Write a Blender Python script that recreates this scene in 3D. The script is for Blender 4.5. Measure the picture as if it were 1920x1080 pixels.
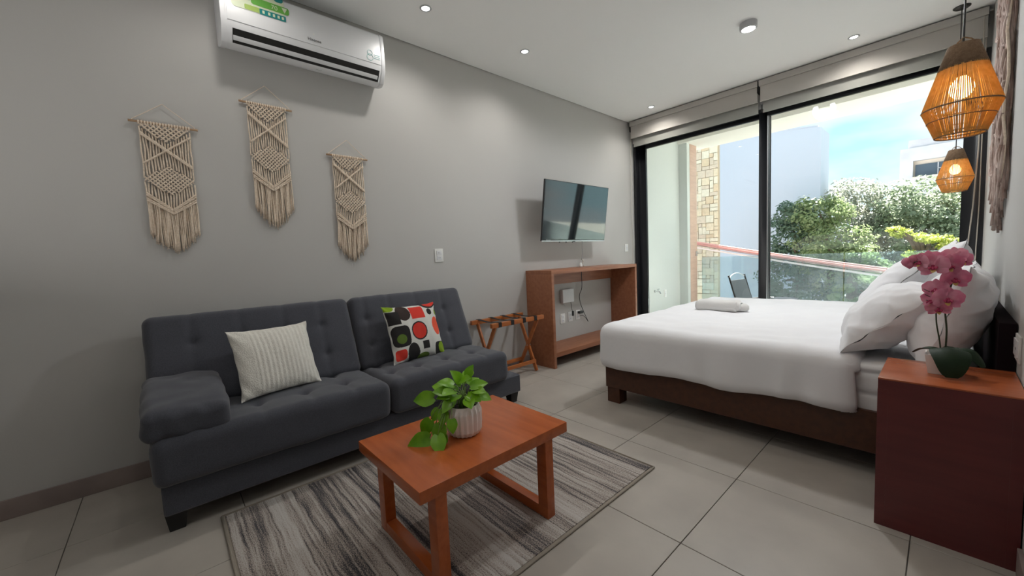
import bpy, bmesh, math, random
import numpy as np
from mathutils import Vector, Matrix, noise
random.seed(7); rng = np.random.default_rng(7)
for o in list(bpy.data.objects): bpy.data.objects.remove(o)
SC = bpy.context.scene; COL = SC.collection
PI = math.pi
# ------------------------------------------------------------------ camera
cd = bpy.data.cameras.new('camera'); cam = bpy.data.objects.new('camera', cd); COL.objects.link(cam)
cd.sensor_width = 36; cd.lens = 36*729.18/1920; cd.clip_start = .02; cd.clip_end = 300
cam.matrix_world = Matrix((
    (0.66823394, -0.02767403, 0.74343631, 0),
    (0.74260049, 0.08500271, -0.66431849, 0),
    (-0.04480973, 0.99599633, 0.07735245, 1.15),
    (0, 0, 0, 1)))
SC.camera = cam
# ------------------------------------------------------------------ colour management
SC.view_settings.view_transform = 'Standard'; SC.view_settings.look = 'None'
SC.view_settings.gamma = 1; SC.view_settings.use_curve_mapping = False
SC.view_settings.exposure = 0.88
# ------------------------------------------------------------------ sky
w = bpy.data.worlds.new('sky'); SC.world = w; w.use_nodes = True
nt = w.node_tree; nt.nodes.clear(); N = nt.nodes.new; L = nt.links.new
tc = N('ShaderNodeTexCoord'); sp = N('ShaderNodeSeparateXYZ'); L(tc.outputs['Generated'], sp.inputs[0])
mp = N('ShaderNodeMapping'); mp.inputs['Scale'].default_value = (1, 1, 2.6); L(tc.outputs['Generated'], mp.inputs[0])
nz = N('ShaderNodeTexNoise'); nz.inputs['Scale'].default_value = 4.2; nz.inputs['Detail'].default_value = 5; nz.inputs['Roughness'].default_value = .5
L(mp.outputs[0], nz.inputs['Vector'])
cr = N('ShaderNodeValToRGB'); cr.color_ramp.elements[0].position = .38; cr.color_ramp.elements[1].position = .62
L(nz.outputs['Fac'], cr.inputs[0])
g = N('ShaderNodeValToRGB'); g.color_ramp.elements[0].position = 0; g.color_ramp.elements[0].color = (.60, .93, 1.0, 1)
g.color_ramp.elements[1].position = .6; g.color_ramp.elements[1].color = (.40, .84, 1.0, 1)
L(sp.outputs['Z'], g.inputs[0])
mx = N('ShaderNodeMixRGB'); L(cr.outputs[0], mx.inputs['Fac']); L(g.outputs[0], mx.inputs[1]); mx.inputs[2].default_value = (.93, 1.0, 1.0, 1)
bg = N('ShaderNodeBackground'); bg.inputs['Strength'].default_value = .68; L(mx.outputs[0], bg.inputs[0])
wo = N('ShaderNodeOutputWorld'); L(bg.outputs[0], wo.inputs[0])
# ------------------------------------------------------------------ sun and lamps
def light(name, kind, loc, energy, color=(1, 1, 1), **k):
    l = bpy.data.lights.new(name, kind); l.energy = energy; l.color = color
    for a, b in k.items(): setattr(l, a, b)
    o = bpy.data.objects.new(name, l); o.location = loc; COL.objects.link(o); return o
sun = light('sun', 'SUN', (0, 0, 20), 20, (1, .97, .92), angle=.01)
sun.rotation_euler = Vector((.20, -.615, -.76)).to_track_quat('-Z', 'Y').to_euler()
# unseen fill light added behind the camera, turned up at the ceiling
bl = light('back_fill_light', 'AREA', (-1.3, -1.2, 1.2), 9, (1, .98, .95), shape='RECTANGLE', size=2.2, size_y=1.6)
bl.rotation_euler = (math.radians(168), 0, 0)
DOWNLIGHT_W = 5.0; SURFACE_W = 54
CEIL = 2.94
# ------------------------------------------------------------------ materials
MATS = {}
def _set(b, **k):
    for a, v in k.items():
        a = a.replace('_', ' ')
        if a in b.inputs:
            b.inputs[a].default_value = (*v, 1) if isinstance(v, tuple) and len(v) == 3 else v
def mat(name, color, rough=.6, noise=None, bump=None, color2=None, coords='Object', stretch=(1, 1, 1), ramp=(.35, .65), detail=4, **k):
    m = bpy.data.materials.new(name); m.use_nodes = True; t = m.node_tree; b = t.nodes['Principled BSDF']
    _set(b, Base_Color=color, Roughness=rough, **k)
    N = t.nodes.new; L = t.links.new
    if noise or bump:
        tc = N('ShaderNodeTexCoord'); mp = N('ShaderNodeMapping'); mp.inputs['Scale'].default_value = stretch
        L(tc.outputs[coords], mp.inputs[0])
    if noise:
        nz = N('ShaderNodeTexNoise'); nz.inputs['Scale'].default_value = noise; nz.inputs['Detail'].default_value = detail
        L(mp.outputs[0], nz.inputs['Vector'])
        r = N('ShaderNodeValToRGB'); r.color_ramp.elements[0].position, r.color_ramp.elements[1].position = ramp
        r.color_ramp.elements[0].color = (*color, 1); r.color_ramp.elements[1].color = (*(color2 or tuple(c*.8 for c in color)), 1)
        L(nz.outputs['Fac'], r.inputs[0]); L(r.outputs[0], b.inputs['Base Color'])
    if bump:
        n2 = N('ShaderNodeTexNoise'); n2.inputs['Scale'].default_value = bump[0]; n2.inputs['Detail'].default_value = 3
        L(mp.outputs[0], n2.inputs['Vector'])
        bp = N('ShaderNodeBump'); bp.inputs['Strength'].default_value = bump[1]; bp.inputs['Distance'].default_value = .01
        L(n2.outputs['Fac'], bp.inputs['Height']); L(bp.outputs[0], b.inputs['Normal'])
    MATS[name] = m; return m
def emis(name, color, s):
    m = mat(name, color, Emission_Color=color, Emission_Strength=s); return m
def glass(name, tint, refl=.08, rough=0.0, haze=0):
    m = bpy.data.materials.new(name); m.use_nodes = True; t = m.node_tree; t.nodes.clear(); N = t.nodes.new; L = t.links.new
    tr = N('ShaderNodeBsdfTransparent'); tr.inputs[0].default_value = (*tint, 1)
    gl = N('ShaderNodeBsdfGlossy'); gl.inputs['Roughness'].default_value = rough
    fr = N('ShaderNodeFresnel'); fr.inputs[0].default_value = 1.45
    mu = N('ShaderNodeMath'); mu.operation = 'MULTIPLY'; mu.inputs[1].default_value = refl/.04*.5; L(fr.outputs[0], mu.inputs[0])
    mi = N('ShaderNodeMixShader'); L(mu.outputs[0], mi.inputs[0]); L(tr.outputs[0], mi.inputs[1]); L(gl.outputs[0], mi.inputs[2])
    last = mi.outputs[0]
    if haze:      # reflection haze of the pane, painted in as a diffuse veil
        df = N('ShaderNodeBsdfDiffuse'); df.inputs[0].default_value = (.74, .84, .95, 1); m2 = N('ShaderNodeMixShader'); m2.inputs[0].default_value = haze
        L(last, m2.inputs[1]); L(df.outputs[0], m2.inputs[2]); last = m2.outputs[0]
    o = N('ShaderNodeOutputMaterial'); L(last, o.inputs[0]); MATS[name] = m; return m
def translucent(name, color, color2, amount, noise=6, rough=.6, spec=.3):
    m = mat(name, color, rough, noise=noise, color2=color2, Specular_IOR_Level=spec); t = m.node_tree
    b = t.nodes['Principled BSDF']; tl = t.nodes.new('ShaderNodeBsdfTranslucent')
    src = b.inputs['Base Color'].links[0].from_socket; t.links.new(src, tl.inputs[0])
    mi = t.nodes.new('ShaderNodeMixShader'); mi.inputs[0].default_value = amount
    t.links.new(b.outputs[0], mi.inputs[1]); t.links.new(tl.outputs[0], mi.inputs[2])
    t.links.new(mi.outputs[0], t.nodes['Material Output'].inputs[0]); return m
mat('wall_paint', (.505, .497, .48), .75, noise=1.2, color2=(.49, .482, .466), bump=(160, .03))
mat('ceiling_paint', (.83, .83, .82), .8, bump=(120, .02))
mat('white_paint', (.60, .635, .62), .7, noise=.8, color2=(.57, .605, .59))
mat('tile_out', (.80, .78, .74), .6)
mat('gap_dark', (.10, .10, .09), .8)
mat('grout', (.17, .155, .14), .9)
mat('tile', (.43, .395, .35), .34, noise=2.2, color2=(.345, .315, .28), detail=6, ramp=(.3, .75), bump=(30, .03), coords='Generated')
mat('baseboard', (.30, .24, .22), .5, noise=6, color2=(.24, .19, .18))
mat('black_frame', (.012, .013, .016), .35)
mat('silver', (.55, .56, .58), .3, Metallic=.9)
mat('chrome', (.7, .7, .72), .15, Metallic=1.0)
WOODS = dict(table_wood=((.49, .120, .028), (.36, .078, .018), .2), night_wood_shaded=((.135, .024, .024), (.095, .016, .018), .28),  # one nightstand wood in two tones: shade painted into sides, light into top
             night_wood_lit=((.46, .125, .045), (.34, .085, .030), .24), console_wood=((.37, .15, .075), (.26, .095, .045), .42), bed_wood=((.090, .030, .012), (.055, .018, .008), .4),
             rack_wood=((.52, .17, .045), (.36, .10, .025), .35), door_wood=((.62, .42, .33), (.50, .33, .26), .5),
             dowel_wood=((.50, .33, .20), (.38, .24, .14), .6))
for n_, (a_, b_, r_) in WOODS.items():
    mat(n_, a_, r_, noise=3.2, color2=b_, stretch=(1.2, 9, 9) if n_ in ('table_wood', 'night_wood_shaded', 'night_wood_lit') else (9, 1.2, 9), ramp=(.3, .75), detail=7, bump=(40, .03))
mat('sofa_fabric', (.060, .063, .080), .85, noise=220, color2=(.042, .045, .060), bump=(500, .25), Sheen_Weight=.25, Sheen_Roughness=.5)
mat('headboard_dark', (.010, .006, .008), .9, Specular_IOR_Level=.1)
mat('matte_dark', (.03, .035, .04), .95, Specular_IOR_Level=0.0)
mat('sofa_leg', (.008, .008, .009), .5)
mat('cotton_white', (.84, .84, .86), .85, noise=5, color2=(.82, .82, .845), bump=(9, .25))
mat('towel', (.78, .77, .75), .95, bump=(260, .6))
mat('mattress_cloth', (.86, .86, .87), .9, bump=(14, .2))
mat('ribbed_cloth', (.74, .72, .66), .95, noise=60, color2=(.68, .66, .60), bump=(180, .4))
mat('rope', (.86, .73, .60), .95, noise=90, color2=(.74, .61, .48), bump=(400, .4))
mat('rope_brown', (.36, .25, .21), .95, noise=12, color2=(.58, .47, .42), bump=(300, .4))
mat('plastic_white', (.72, .73, .75), .35)
mat('plastic_grey', (.50, .51, .53), .4)
mat('outlet_white', (.78, .78, .76), .4)
mat('black_plastic', (.012, .012, .013), .4)
mat('slot_black', (.006, .006, .006), .6)
mat('strap_black', (.012, .011, .012), .7)
mat('screen_glass', (.012, .016, .018), .05, Specular_IOR_Level=1.0, Coat_Weight=.6, Coat_Roughness=.03)
mat('ceramic', (.86, .81, .78), .28)
mat('soil', (.035, .025, .018), .95, bump=(90, .8))
translucent('pothos_leaf', (.17, .44, .010), (.30, .60, .025), .40, noise=14, rough=.3, spec=.6)
mat('pothos_stem', (.20, .32, .08), .5)
mat('orchid_leaf', (.007, .022, .010), .5, noise=9, color2=(.010, .028, .010), Specular_IOR_Level=.25)
mat('orchid_stem', (.035, .045, .02), .5)
translucent('petal', (.70, .20, .34), (.88, .46, .58), .35, noise=22)
mat('petal_core', (.40, .03, .10), .5)
mat('lip_yellow', (.60, .38, .12), .5)
mat('blind_fabric', (.50, .475, .44), .9, bump=(300, .1))
translucent('blind_lower', (.44, .44, .40), (.42, .42, .385), .25, noise=3)
mat('cord_pale', (.48, .44, .38), .7)
mat('metal_black', (.02, .02, .02), .4)
translucent('jute', (.86, .60, .24), (.74, .48, .15), .55, noise=60)
mat('jute_top', (.25, .165, .10), .9, noise=80, color2=(.19, .12, .07), bump=(200, .4))
emis('bulb_glow', (1.0, .74, .34), 5)
emis('led_glow', (1.0, .98, .94), 14)
mat('sticker_green', (.13, .40, .06), .4); mat('sticker_lime', (.36, .50, .12), .4); mat('sticker_teal', (.01, .22, .22), .4)
mat('sticker_blue', (.03, .30, .50), .4); mat('sticker_pale', (.62, .68, .50), .4); mat('ink_grey', (.12, .12, .12), .5)
mat('ink_teal', (.12, .42, .42), .5)
glass('window_glass', (.97, .985, .98), .05)
glass('rail_glass', (.84, .93, .95), .22, haze=.09)
mat('stucco_blue', (.65, .665, .79), .9, bump=(20, .1))
mat('soffit_white', (.70, .69, .65), .85)
mat('concrete_far', (.64, .60, .62), .9, noise=1.5, color2=(.54, .50, .53), bump=(8, .3))
mat('far_trim', (.72, .60, .50), .9)
mat('far_glass', (.08, .10, .13), .2)
for i_, c_ in enumerate([(.86, .68, .50), (.80, .59, .41), (.88, .75, .60), (.78, .61, .48)]): mat(f'stone_{i_}', c_, .9, noise=18, color2=tuple(x*.88 for x in c_), bump=(30, .5))
mat('stone_joint', (.52, .39, .28), .95)
mat('cable_pink', (.80, .36, .32), .6); mat('cable_pale', (.88, .66, .62), .6); mat('cable_dark', (.45, .26, .24), .6)
mat('sling_grey', (.13, .145, .16), .8, bump=(400, .3))
mat('ground', (.42, .42, .40), .9, noise=2, color2=(.16, .18, .12))
mat('bark', (.16, .12, .09), .95, noise=12, color2=(.09, .07, .05), bump=(20, .6))
for n_, a_, b_ in (('leaf_dark', (0.112, 0.181, 0.129), (0.189, 0.258, 0.172)), ('leaf_green', (0.249, 0.327, 0.138), (0.361, 0.413, 0.224)),
                   ('leaf_grey', (0.267, 0.292, 0.224), (0.447, 0.447, 0.378)), ('leaf_yellow', (0.464, 0.533, 0.086), (0.550, 0.585, 0.172)), ('leaf_mid', (0.224, 0.284, 0.172), (0.344, 0.387, 0.267))):
    translucent(n_, a_, b_, .5, noise=3.5, rough=.45, spec=.5)
# ------------------------------------------------------------------ mesh building
class MB:
    def __init__(s): s.v = []; s.f = []
    def add(s, vs, fs):
        n = len(s.v); s.v += [tuple(map(float, p)) for p in vs]; s.f += [tuple(i+n for i in f) for f in fs]; return s
    def box(s, a, b):
        x0, y0, z0 = [min(a[i], b[i]) for i in range(3)]; x1, y1, z1 = [max(a[i], b[i]) for i in range(3)]
        return s.add([(x0,y0,z0),(x1,y0,z0),(x1,y1,z0),(x0,y1,z0),(x0,y0,z1),(x1,y0,z1),(x1,y1,z1),(x0,y1,z1)],
                     [(0,3,2,1),(4,5,6,7),(0,1,5,4),(1,2,6,5),(2,3,7,6),(3,0,4,7)])
    def tube(s, pts, r, n=8, caps=True):
        P = [Vector(p) for p in pts]; R = r if isinstance(r, (list, tuple)) else [r]*len(P)
        t0 = (P[1]-P[0]).normalized(); u = t0.orthogonal().normalized(); vs = []; fs = []
        for i, p in enumerate(P):
            t = (P[min(i+1, len(P)-1)]-P[max(i-1, 0)]).normalized()
            u = (u-t*u.dot(t)).normalized(); w = t.cross(u)
            for k in range(n):
                a = 2*PI*k/n; vs.append(p+(u*math.cos(a)+w*math.sin(a))*R[i])
        for i in range(len(P)-1):
            for k in range(n):
                k2 = (k+1) % n; fs.append((i*n+k, i*n+k2, (i+1)*n+k2, (i+1)*n+k))
        if caps: fs.append(tuple(range(n))[::-1]); fs.append(tuple((len(P)-1)*n+k for k in range(n)))
        return s.add(vs, fs)
    def lathe(s, prof, c=(0, 0, 0), n=32, ph=0, rf=None):
        vs = []; fs = []
        for (r, z) in prof:
            for k in range(n):
                a = 2*PI*k/n+ph; q = r*(rf(k, z) if rf else 1); vs.append((c[0]+q*math.cos(a), c[1]+q*math.sin(a), c[2]+z))
        for i in range(len(prof)-1):
            for k in range(n):
                k2 = (k+1) % n; fs.append((i*n+k, i*n+k2, (i+1)*n+k2, (i+1)*n+k))
        return s.add(vs, fs)
    def prism(s, prof, y0, y1, axis='y'):      # prof in (x,z), extruded along y
        n = len(prof); vs = [(x, y0, z) for x, z in prof]+[(x, y1, z) for x, z in prof]
        fs = [tuple(range(n)), tuple(range(2*n-1, n-1, -1))]+[(i, i+n, (i+1) % n+n, (i+1) % n) for i in range(n)]
        return s.add(vs, fs)
    def bar(s, a, b, w, h, up=(0, 0, 1)):      # rectangular bar from a to b
        a = Vector(a); b = Vector(b); t = (b-a).normalized(); u = Vector(up); u = (u-t*u.dot(t)).normalized(); r = t.cross(u)
        vs = [p+r*sx*w/2+u*sz*h/2 for p in (a, b) for sx, sz in ((-1,-1),(1,-1),(1,1),(-1,1))]
        return s.add(vs, [(0,1,2,3),(7,6,5,4),(0,4,5,1),(1,5,6,2),(2,6,7,3),(3,7,4,0)])
    def build(s, name, m, parent=None, smooth=False, bevel=0, seg=2):
        me = bpy.data.meshes.new(name); off = parent.location if parent is not None and parent.get('_w') else Vector((0, 0, 0))
        p = parent
        if p is not None and not p.get('_w') and p.parent is not None and p.parent.get('_w'): off = p.parent.location
        me.from_pydata([Vector(v)-off for v in s.v], [], s.f); me.update()
        b = bmesh.new(); b.from_mesh(me)
        if bevel: bmesh.ops.remove_doubles(b, verts=b.verts, dist=1e-5)
        bmesh.ops.recalc_face_normals(b, faces=b.faces)
        if bevel:
            ed = [e for e in b.edges if len(e.link_faces) == 2 and e.calc_face_angle(0) > .6]
            bmesh.ops.bevel(b, geom=ed, offset=bevel, segments=seg, affect='EDGES', profile=.7, clamp_overlap=True)
        b.to_mesh(me); b.free()
        me.materials.append(MATS[m])
        if smooth or bevel:
            me.polygons.foreach_set('use_smooth', [True]*len(me.polygons))
            if bevel: me.set_sharp_from_angle(angle=.7)
        o = bpy.data.objects.new(name, me); COL.objects.link(o)
        if parent is not None: o.parent = parent
        return o
def tag(o, label=None, cat=None, group=None, kind=None):
    if label: o['label'] = label
    if cat: o['category'] = cat
    if group: o['group'] = group
    if kind: o['kind'] = kind
    return o
def thing(name, label, cat, loc, group=None, rot=None, world=True):
    o = bpy.data.objects.new(name, None); COL.objects.link(o); o.location = loc; o.empty_display_size = .05
    if rot is not None: o.rotation_euler = rot
    if world and rot is None: o['_w'] = 1     # children are given in world coordinates
    return tag(o, label, cat, group)
def struct(name, mb, m, parent=None, **k):
    o = mb.build(name, m, parent, **k)
    if parent is None: o['kind'] = 'structure'
    return o
def copy_tree(o, parent=None):
    c = o.copy(); COL.objects.link(c); c.parent = parent
    for ch in list(o.children): copy_tree(ch, c)
    return c
def grid_box(sx, sy, sz, r, n=(16, 16, 8)):
    """rounded box centred at origin, as (verts, faces) with fine grid; r may be a radius"""
    vs = []; fs = []; h = (sx/2, sy/2, sz/2)
    for ax in range(3):
        a, b = [(1, 2), (2, 0), (0, 1)][ax]
        for sg in (-1, 1):
            na, nb = n[a], n[b]; base = len(vs)
            for i in range(na+1):
                for j in range(nb+1):
                    p = [0, 0, 0]; p[ax] = sg*h[ax]
                    p[a] = -h[a]*math.cos(PI*i/na)*1 if False else (-h[a]+2*h[a]*i/na)
                    p[b] = -h[b]+2*h[b]*j/nb
                    q = [max(-h[k]+r, min(h[k]-r, p[k])) for k in range(3)]
                    d = Vector(p)-Vector(q)
                    if d.length > 1e-9: d = d.normalized()*r
                    vs.append(Vector(q)+d)
            for i in range(na):
                for j in range(nb):
                    q = (base+i*(nb+1)+j, base+(i+1)*(nb+1)+j, base+(i+1)*(nb+1)+j+1, base+i*(nb+1)+j+1)
                    fs.append(q if sg > 0 else q[::-1])
    return vs, fs
def soft(name, m, parent, size, r, n, M, disp=None, weld=True, cut=None, solid=0):
    vs, fs = grid_box(*size, r, n); me = bpy.data.meshes.new(name)
    me.from_pydata([tuple(v) for v in vs], [], fs); b = bmesh.new(); b.from_mesh(me)
    bmesh.ops.remove_doubles(b, verts=b.verts, dist=1e-5); bmesh.ops.recalc_face_normals(b, faces=b.faces)
    b.normal_update()
    if disp:
        new = [Vector(disp(v.co.copy(), v.normal.copy())) for v in b.verts]
        for v, c in zip(b.verts, new): v.co = c
    if cut: bmesh.ops.delete(b, geom=[f for f in b.faces if cut(f.calc_center_median(), f.normal)], context='FACES')
    bmesh.ops.transform(b, matrix=M, verts=b.verts); bmesh.ops.recalc_face_normals(b, faces=b.faces)
    if solid: bmesh.ops.solidify(b, geom=b.faces[:], thickness=solid)
    b.to_mesh(me); b.free(); me.materials.append(MATS[m]); me.polygons.foreach_set('use_smooth', [True]*len(me.polygons))
    o = bpy.data.objects.new(name, me); COL.objects.link(o)
    if parent is not None:
        o.parent = parent
        if parent.get('_w'): me.transform(Matrix.Translation(-parent.location))
    return o
def T(x, y, z): return Matrix.Translation((x, y, z))
def text_mesh(s, size, M, m, name, parent, ext=.0006):
    c = bpy.data.curves.new('txt', 'FONT'); c.body = s; c.size = size; c.extrude = ext; c.align_x = 'CENTER'; c.align_y = 'CENTER'
    o = bpy.data.objects.new('txt', c); COL.objects.link(o)
    dg = bpy.context.evaluated_depsgraph_get(); me = bpy.data.meshes.new_from_object(o.evaluated_get(dg))
    bpy.data.objects.remove(o); me.transform(M)
    if parent is not None and parent.get('_w'): me.transform(Matrix.Translation(-parent.location))
    me.materials.clear(); me.materials.append(MATS[m]); o = bpy.data.objects.new(name, me); COL.objects.link(o); o.parent = parent; return o

# ================================================================== THE ROOM
XL, XR, YW, YB = -3.0, .2, 5.1, -2.6
PX, PY, X0, Y0 = .606, .612, -.668, 1.427
fl = struct('floor', MB().box((XL-.15, YB-.1, -.12), (XR+.15, YW+.1, -.006)), 'grout')
tile_me = {}
def tile(x0, x1, y0, y1):
    g_ = .0015; x0 += g_; x1 -= g_; y0 += g_; y1 -= g_
    key = (round(x1-x0, 3), round(y1-y0, 3))
    if key not in tile_me:
        o = MB().box((0, 0, -.006), (x1-x0, y1-y0, 0)).build('floor_tile', 'tile', fl, bevel=.0012, seg=1); tile_me[key] = o.data
    else:
        o = bpy.data.objects.new('floor_tile', tile_me[key]); COL.objects.link(o); o.parent = fl
    o.location = (x0, y0, 0)
xs = sorted([XL, XR]+[X0+k*PX for k in range(-8, 5) if XL+.03 < X0+k*PX < XR-.03])
ys = sorted([YB, YW+.08]+[Y0+k*PY for k in range(-8, 8) if YB+.03 < Y0+k*PY < YW])
for i in range(len(xs)-1):
    for j in range(len(ys)-1): tile(xs[i], xs[i+1], ys[j], ys[j+1])
struct('wall_left', MB().box((XL-.15, YB-.1, -.1), (XL, YW+.02, 3.1)), 'wall_paint')
struct('wall_right', MB().box((XR, YB-.1, -.1), (XR+.15, YW+.05, 3.1)), 'wall_paint')
struct('wall_back', MB().box((XL, YB-.15, -.1), (XR, YB, 3.1)), 'wall_paint')
struct('wall_front', MB().box((XL, YW-.02, 2.665), (XR, YW+.13, 3.1)), 'wall_paint')
struct('ceiling', MB().box((XL+.012, YB, CEIL), (XR, YW-.0, CEIL+.012)).box((XL, YB, CEIL+.012), (XR, YW, CEIL+.1)), 'ceiling_paint')
struct('trim_1', MB().box((XL, YB, CEIL+.006), (XL+.012, YW-.02, CEIL+.012)), 'gap_dark')
struct('baseboard_left', MB().box((XL, YB, 0), (XL+.012, YW-.02, .096)), 'baseboard', bevel=.002)
struct('baseboard_right', MB().box((XR-.012, YB, 0), (XR, 2.07, .096)), 'baseboard', bevel=.002)
struct('baseboard_back', MB().box((XL+.013, YB, 0), (XR-.013, YB+.012, .096)), 'baseboard', bevel=.002)
# ------------------------------------------------------------------ sliding window
wz = 2.655
win = struct('window_1', MB().box((-2.985, 5.08, .0), (-2.955, 5.2, wz)).box((XR-.022, 5.08, 0), (XR, 5.2, wz)).box((-2.955, 5.08, 2.625), (XR-.022, 5.2, wz)).box((-2.955, 5.08, 0), (XR-.022, 5.2, .03)), 'black_frame')
def sash(x0, x1, y, s0, s1):
    f = MB().box((x0, y, .03), (x0+s0, y+.035, 2.625)).box((x1-s1, y, .03), (x1, y+.035, 2.625)).box((x0+s0, y, 2.58), (x1-s1, y+.035, 2.625)).box((x0+s0, y, .03), (x1-s1, y+.035, .10)).build('window_sash', 'black_frame', win, bevel=.002)
    MB().box((x0+s0, y+.014, .10), (x1-s1, y+.02, 2.58)).build('window_pane', 'window_glass', f)
    return f
sash(-2.955, -1.352, 5.145, .115, .075)
s2 = sash(-1.438, .178, 5.095, .08, .105)
MB().box((-1.356, 5.088, .10), (-1.345, 5.095, 2.58)).build('window_edge_strip', 'silver', win)
MB().box((-1.3405, 5.126, .10), (-1.33, 5.14, 2.58)).build('window_edge_strip', 'black_frame', win)
# ------------------------------------------------------------------ roller blinds
def blind(x0, x1, label, chain_side):
    b = thing('roller_blind', label, 'blind', ((x0+x1)/2, 4.99, CEIL), 'double roller blinds above the window')
    MB().box((x0, 4.93, 2.868), (x1, 5.05, CEIL-.012)).build('cassette', 'blind_fabric', b, bevel=.004)
    MB().box((x0, 4.955, 2.862), (x1, 4.965, 2.869)).build('cassette_gap', 'gap_dark', b)
    MB().box((x0+.012, 4.945, 2.716), (x1-.002, 4.955, 2.866)).box((x0+.012, 4.941, 2.706), (x1-.002, 4.957, 2.716)).build('front_shade', 'blind_fabric', b)
    MB().box((x0+.03, 4.985, 2.606), (x1-.004, 4.989, 2.87)).box((x0+.03, 4.98, 2.596), (x1-.004, 4.994, 2.606)).build('rear_shade', 'blind_lower', b)
    for q in (x0, x1): MB().box((q-.003, 4.935, 2.80), (q+.003, 5.045, CEIL-.012)).build('end_bracket', 'metal_black', b)
    return b
b1 = blind(-2.955, -1.41, 'beige roller blind over the left window pane, next to the grey wall', -1)
b2 = blind(-1.398, .172, 'beige roller blind over the right window pane, behind the hanging lamps', 1)
MB().box((-1.383, 4.975, 2.60), (-1.377, 4.99, 2.68)).build('end_cap', 'metal_black', b2)
MB().tube([(.163, 4.97, 2.86), (.166, 4.965, 2.2), (.168, 4.965, 1.4), (.160, 4.96, .95)], .0035, 6).build('pull_cord', 'cord_pale', b2)
MB().tube([(.150, 4.93, 2.86), (.150, 4.94, 1.85), (.135, 4.94, 1.4), (.110, 4.93, .98)], .0045, 6).build('pull_cord', 'cord_pale', b2)
MB().tube([(-2.962, 4.97, 2.86), (-2.965, 4.97, 2.2), (-2.965, 4.97, .6)], .0025, 6).build('pull_cord', 'cord_pale', b1)
# ------------------------------------------------------------------ lamps
def downlight(x, y, label, first=[None]):
    if first[0] is None:
        t = thing('ceiling_downlight', label, 'lamp', (x, y, CEIL), 'recessed ceiling downlights')
        MB().lathe([(.027, -.001), (.040, -.001), (.041, -.004), (.028, -.006), (.027, -.001)], (x, y, CEIL), 28).build('trim_ring', 'plastic_grey', t, smooth=True)
        MB().lathe([(.0001, -.003), (.0275, -.003), (.0275, 0), (.0001, 0)], (x, y, CEIL), 28).build('lens', 'led_glow', t)
        first[0] = t
    else:
        t = copy_tree(first[0]); t.location = (x, y, CEIL); t['label'] = label
    l = light('downlight_and_fill', 'SPOT', (x, y, CEIL-.02), DOWNLIGHT_W*2, (1, .96, .9), spot_size=2.7, spot_blend=.8, shadow_soft_size=.04)
    return t
downlight(-2.512, 1.544, 'recessed round ceiling downlight closest to the air conditioner')
downlight(-2.505, 2.512, 'recessed round ceiling downlight along the wall above the television side, midway')
downlight(-2.495, 4.679, 'small recessed ceiling downlight in the corner by the left blind')
downlight(-.591, 4.664, 'small recessed ceiling downlight near the right blind and pendant')
for x_, y_ in ((-2.5, .4), (-.6, 1.5), (-1.0, 1.9), (-.6, .2)):  # ceiling fill spots with no fixture, added out of view to brighten the room
    light('downlight_and_fill', 'SPOT', (x_, y_, CEIL-.02), DOWNLIGHT_W*1.1, (1, .96, .9), spot_size=2.7, spot_blend=.8, shadow_soft_size=.04)
t = thing('surface_ceiling_lamp', 'round surface-mounted drum ceiling lamp with a glowing white face', 'lamp', (-1.11, 3.66, CEIL))
MB().lathe([(.0001, 0), (.062, 0), (.062, -.045), (.056, -.05), (.048, -.05), (.048, -.046), (.0001, -.046)], (-1.11, 3.66, CEIL), 36).build('housing', 'plastic_grey', t, smooth=True).data.set_sharp_from_angle(angle=.6)
MB().lathe([(.0001, -.048), (.047, -.048), (.047, -.046), (.0001, -.046)], (-1.11, 3.66, CEIL), 36).build('lens', 'led_glow', t)
light('surface_lamp_light', 'SPOT', (-1.11, 3.66, CEIL-.06), SURFACE_W, (.96, .98, 1), spot_size=3.05, spot_blend=.5, shadow_soft_size=.12)

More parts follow.
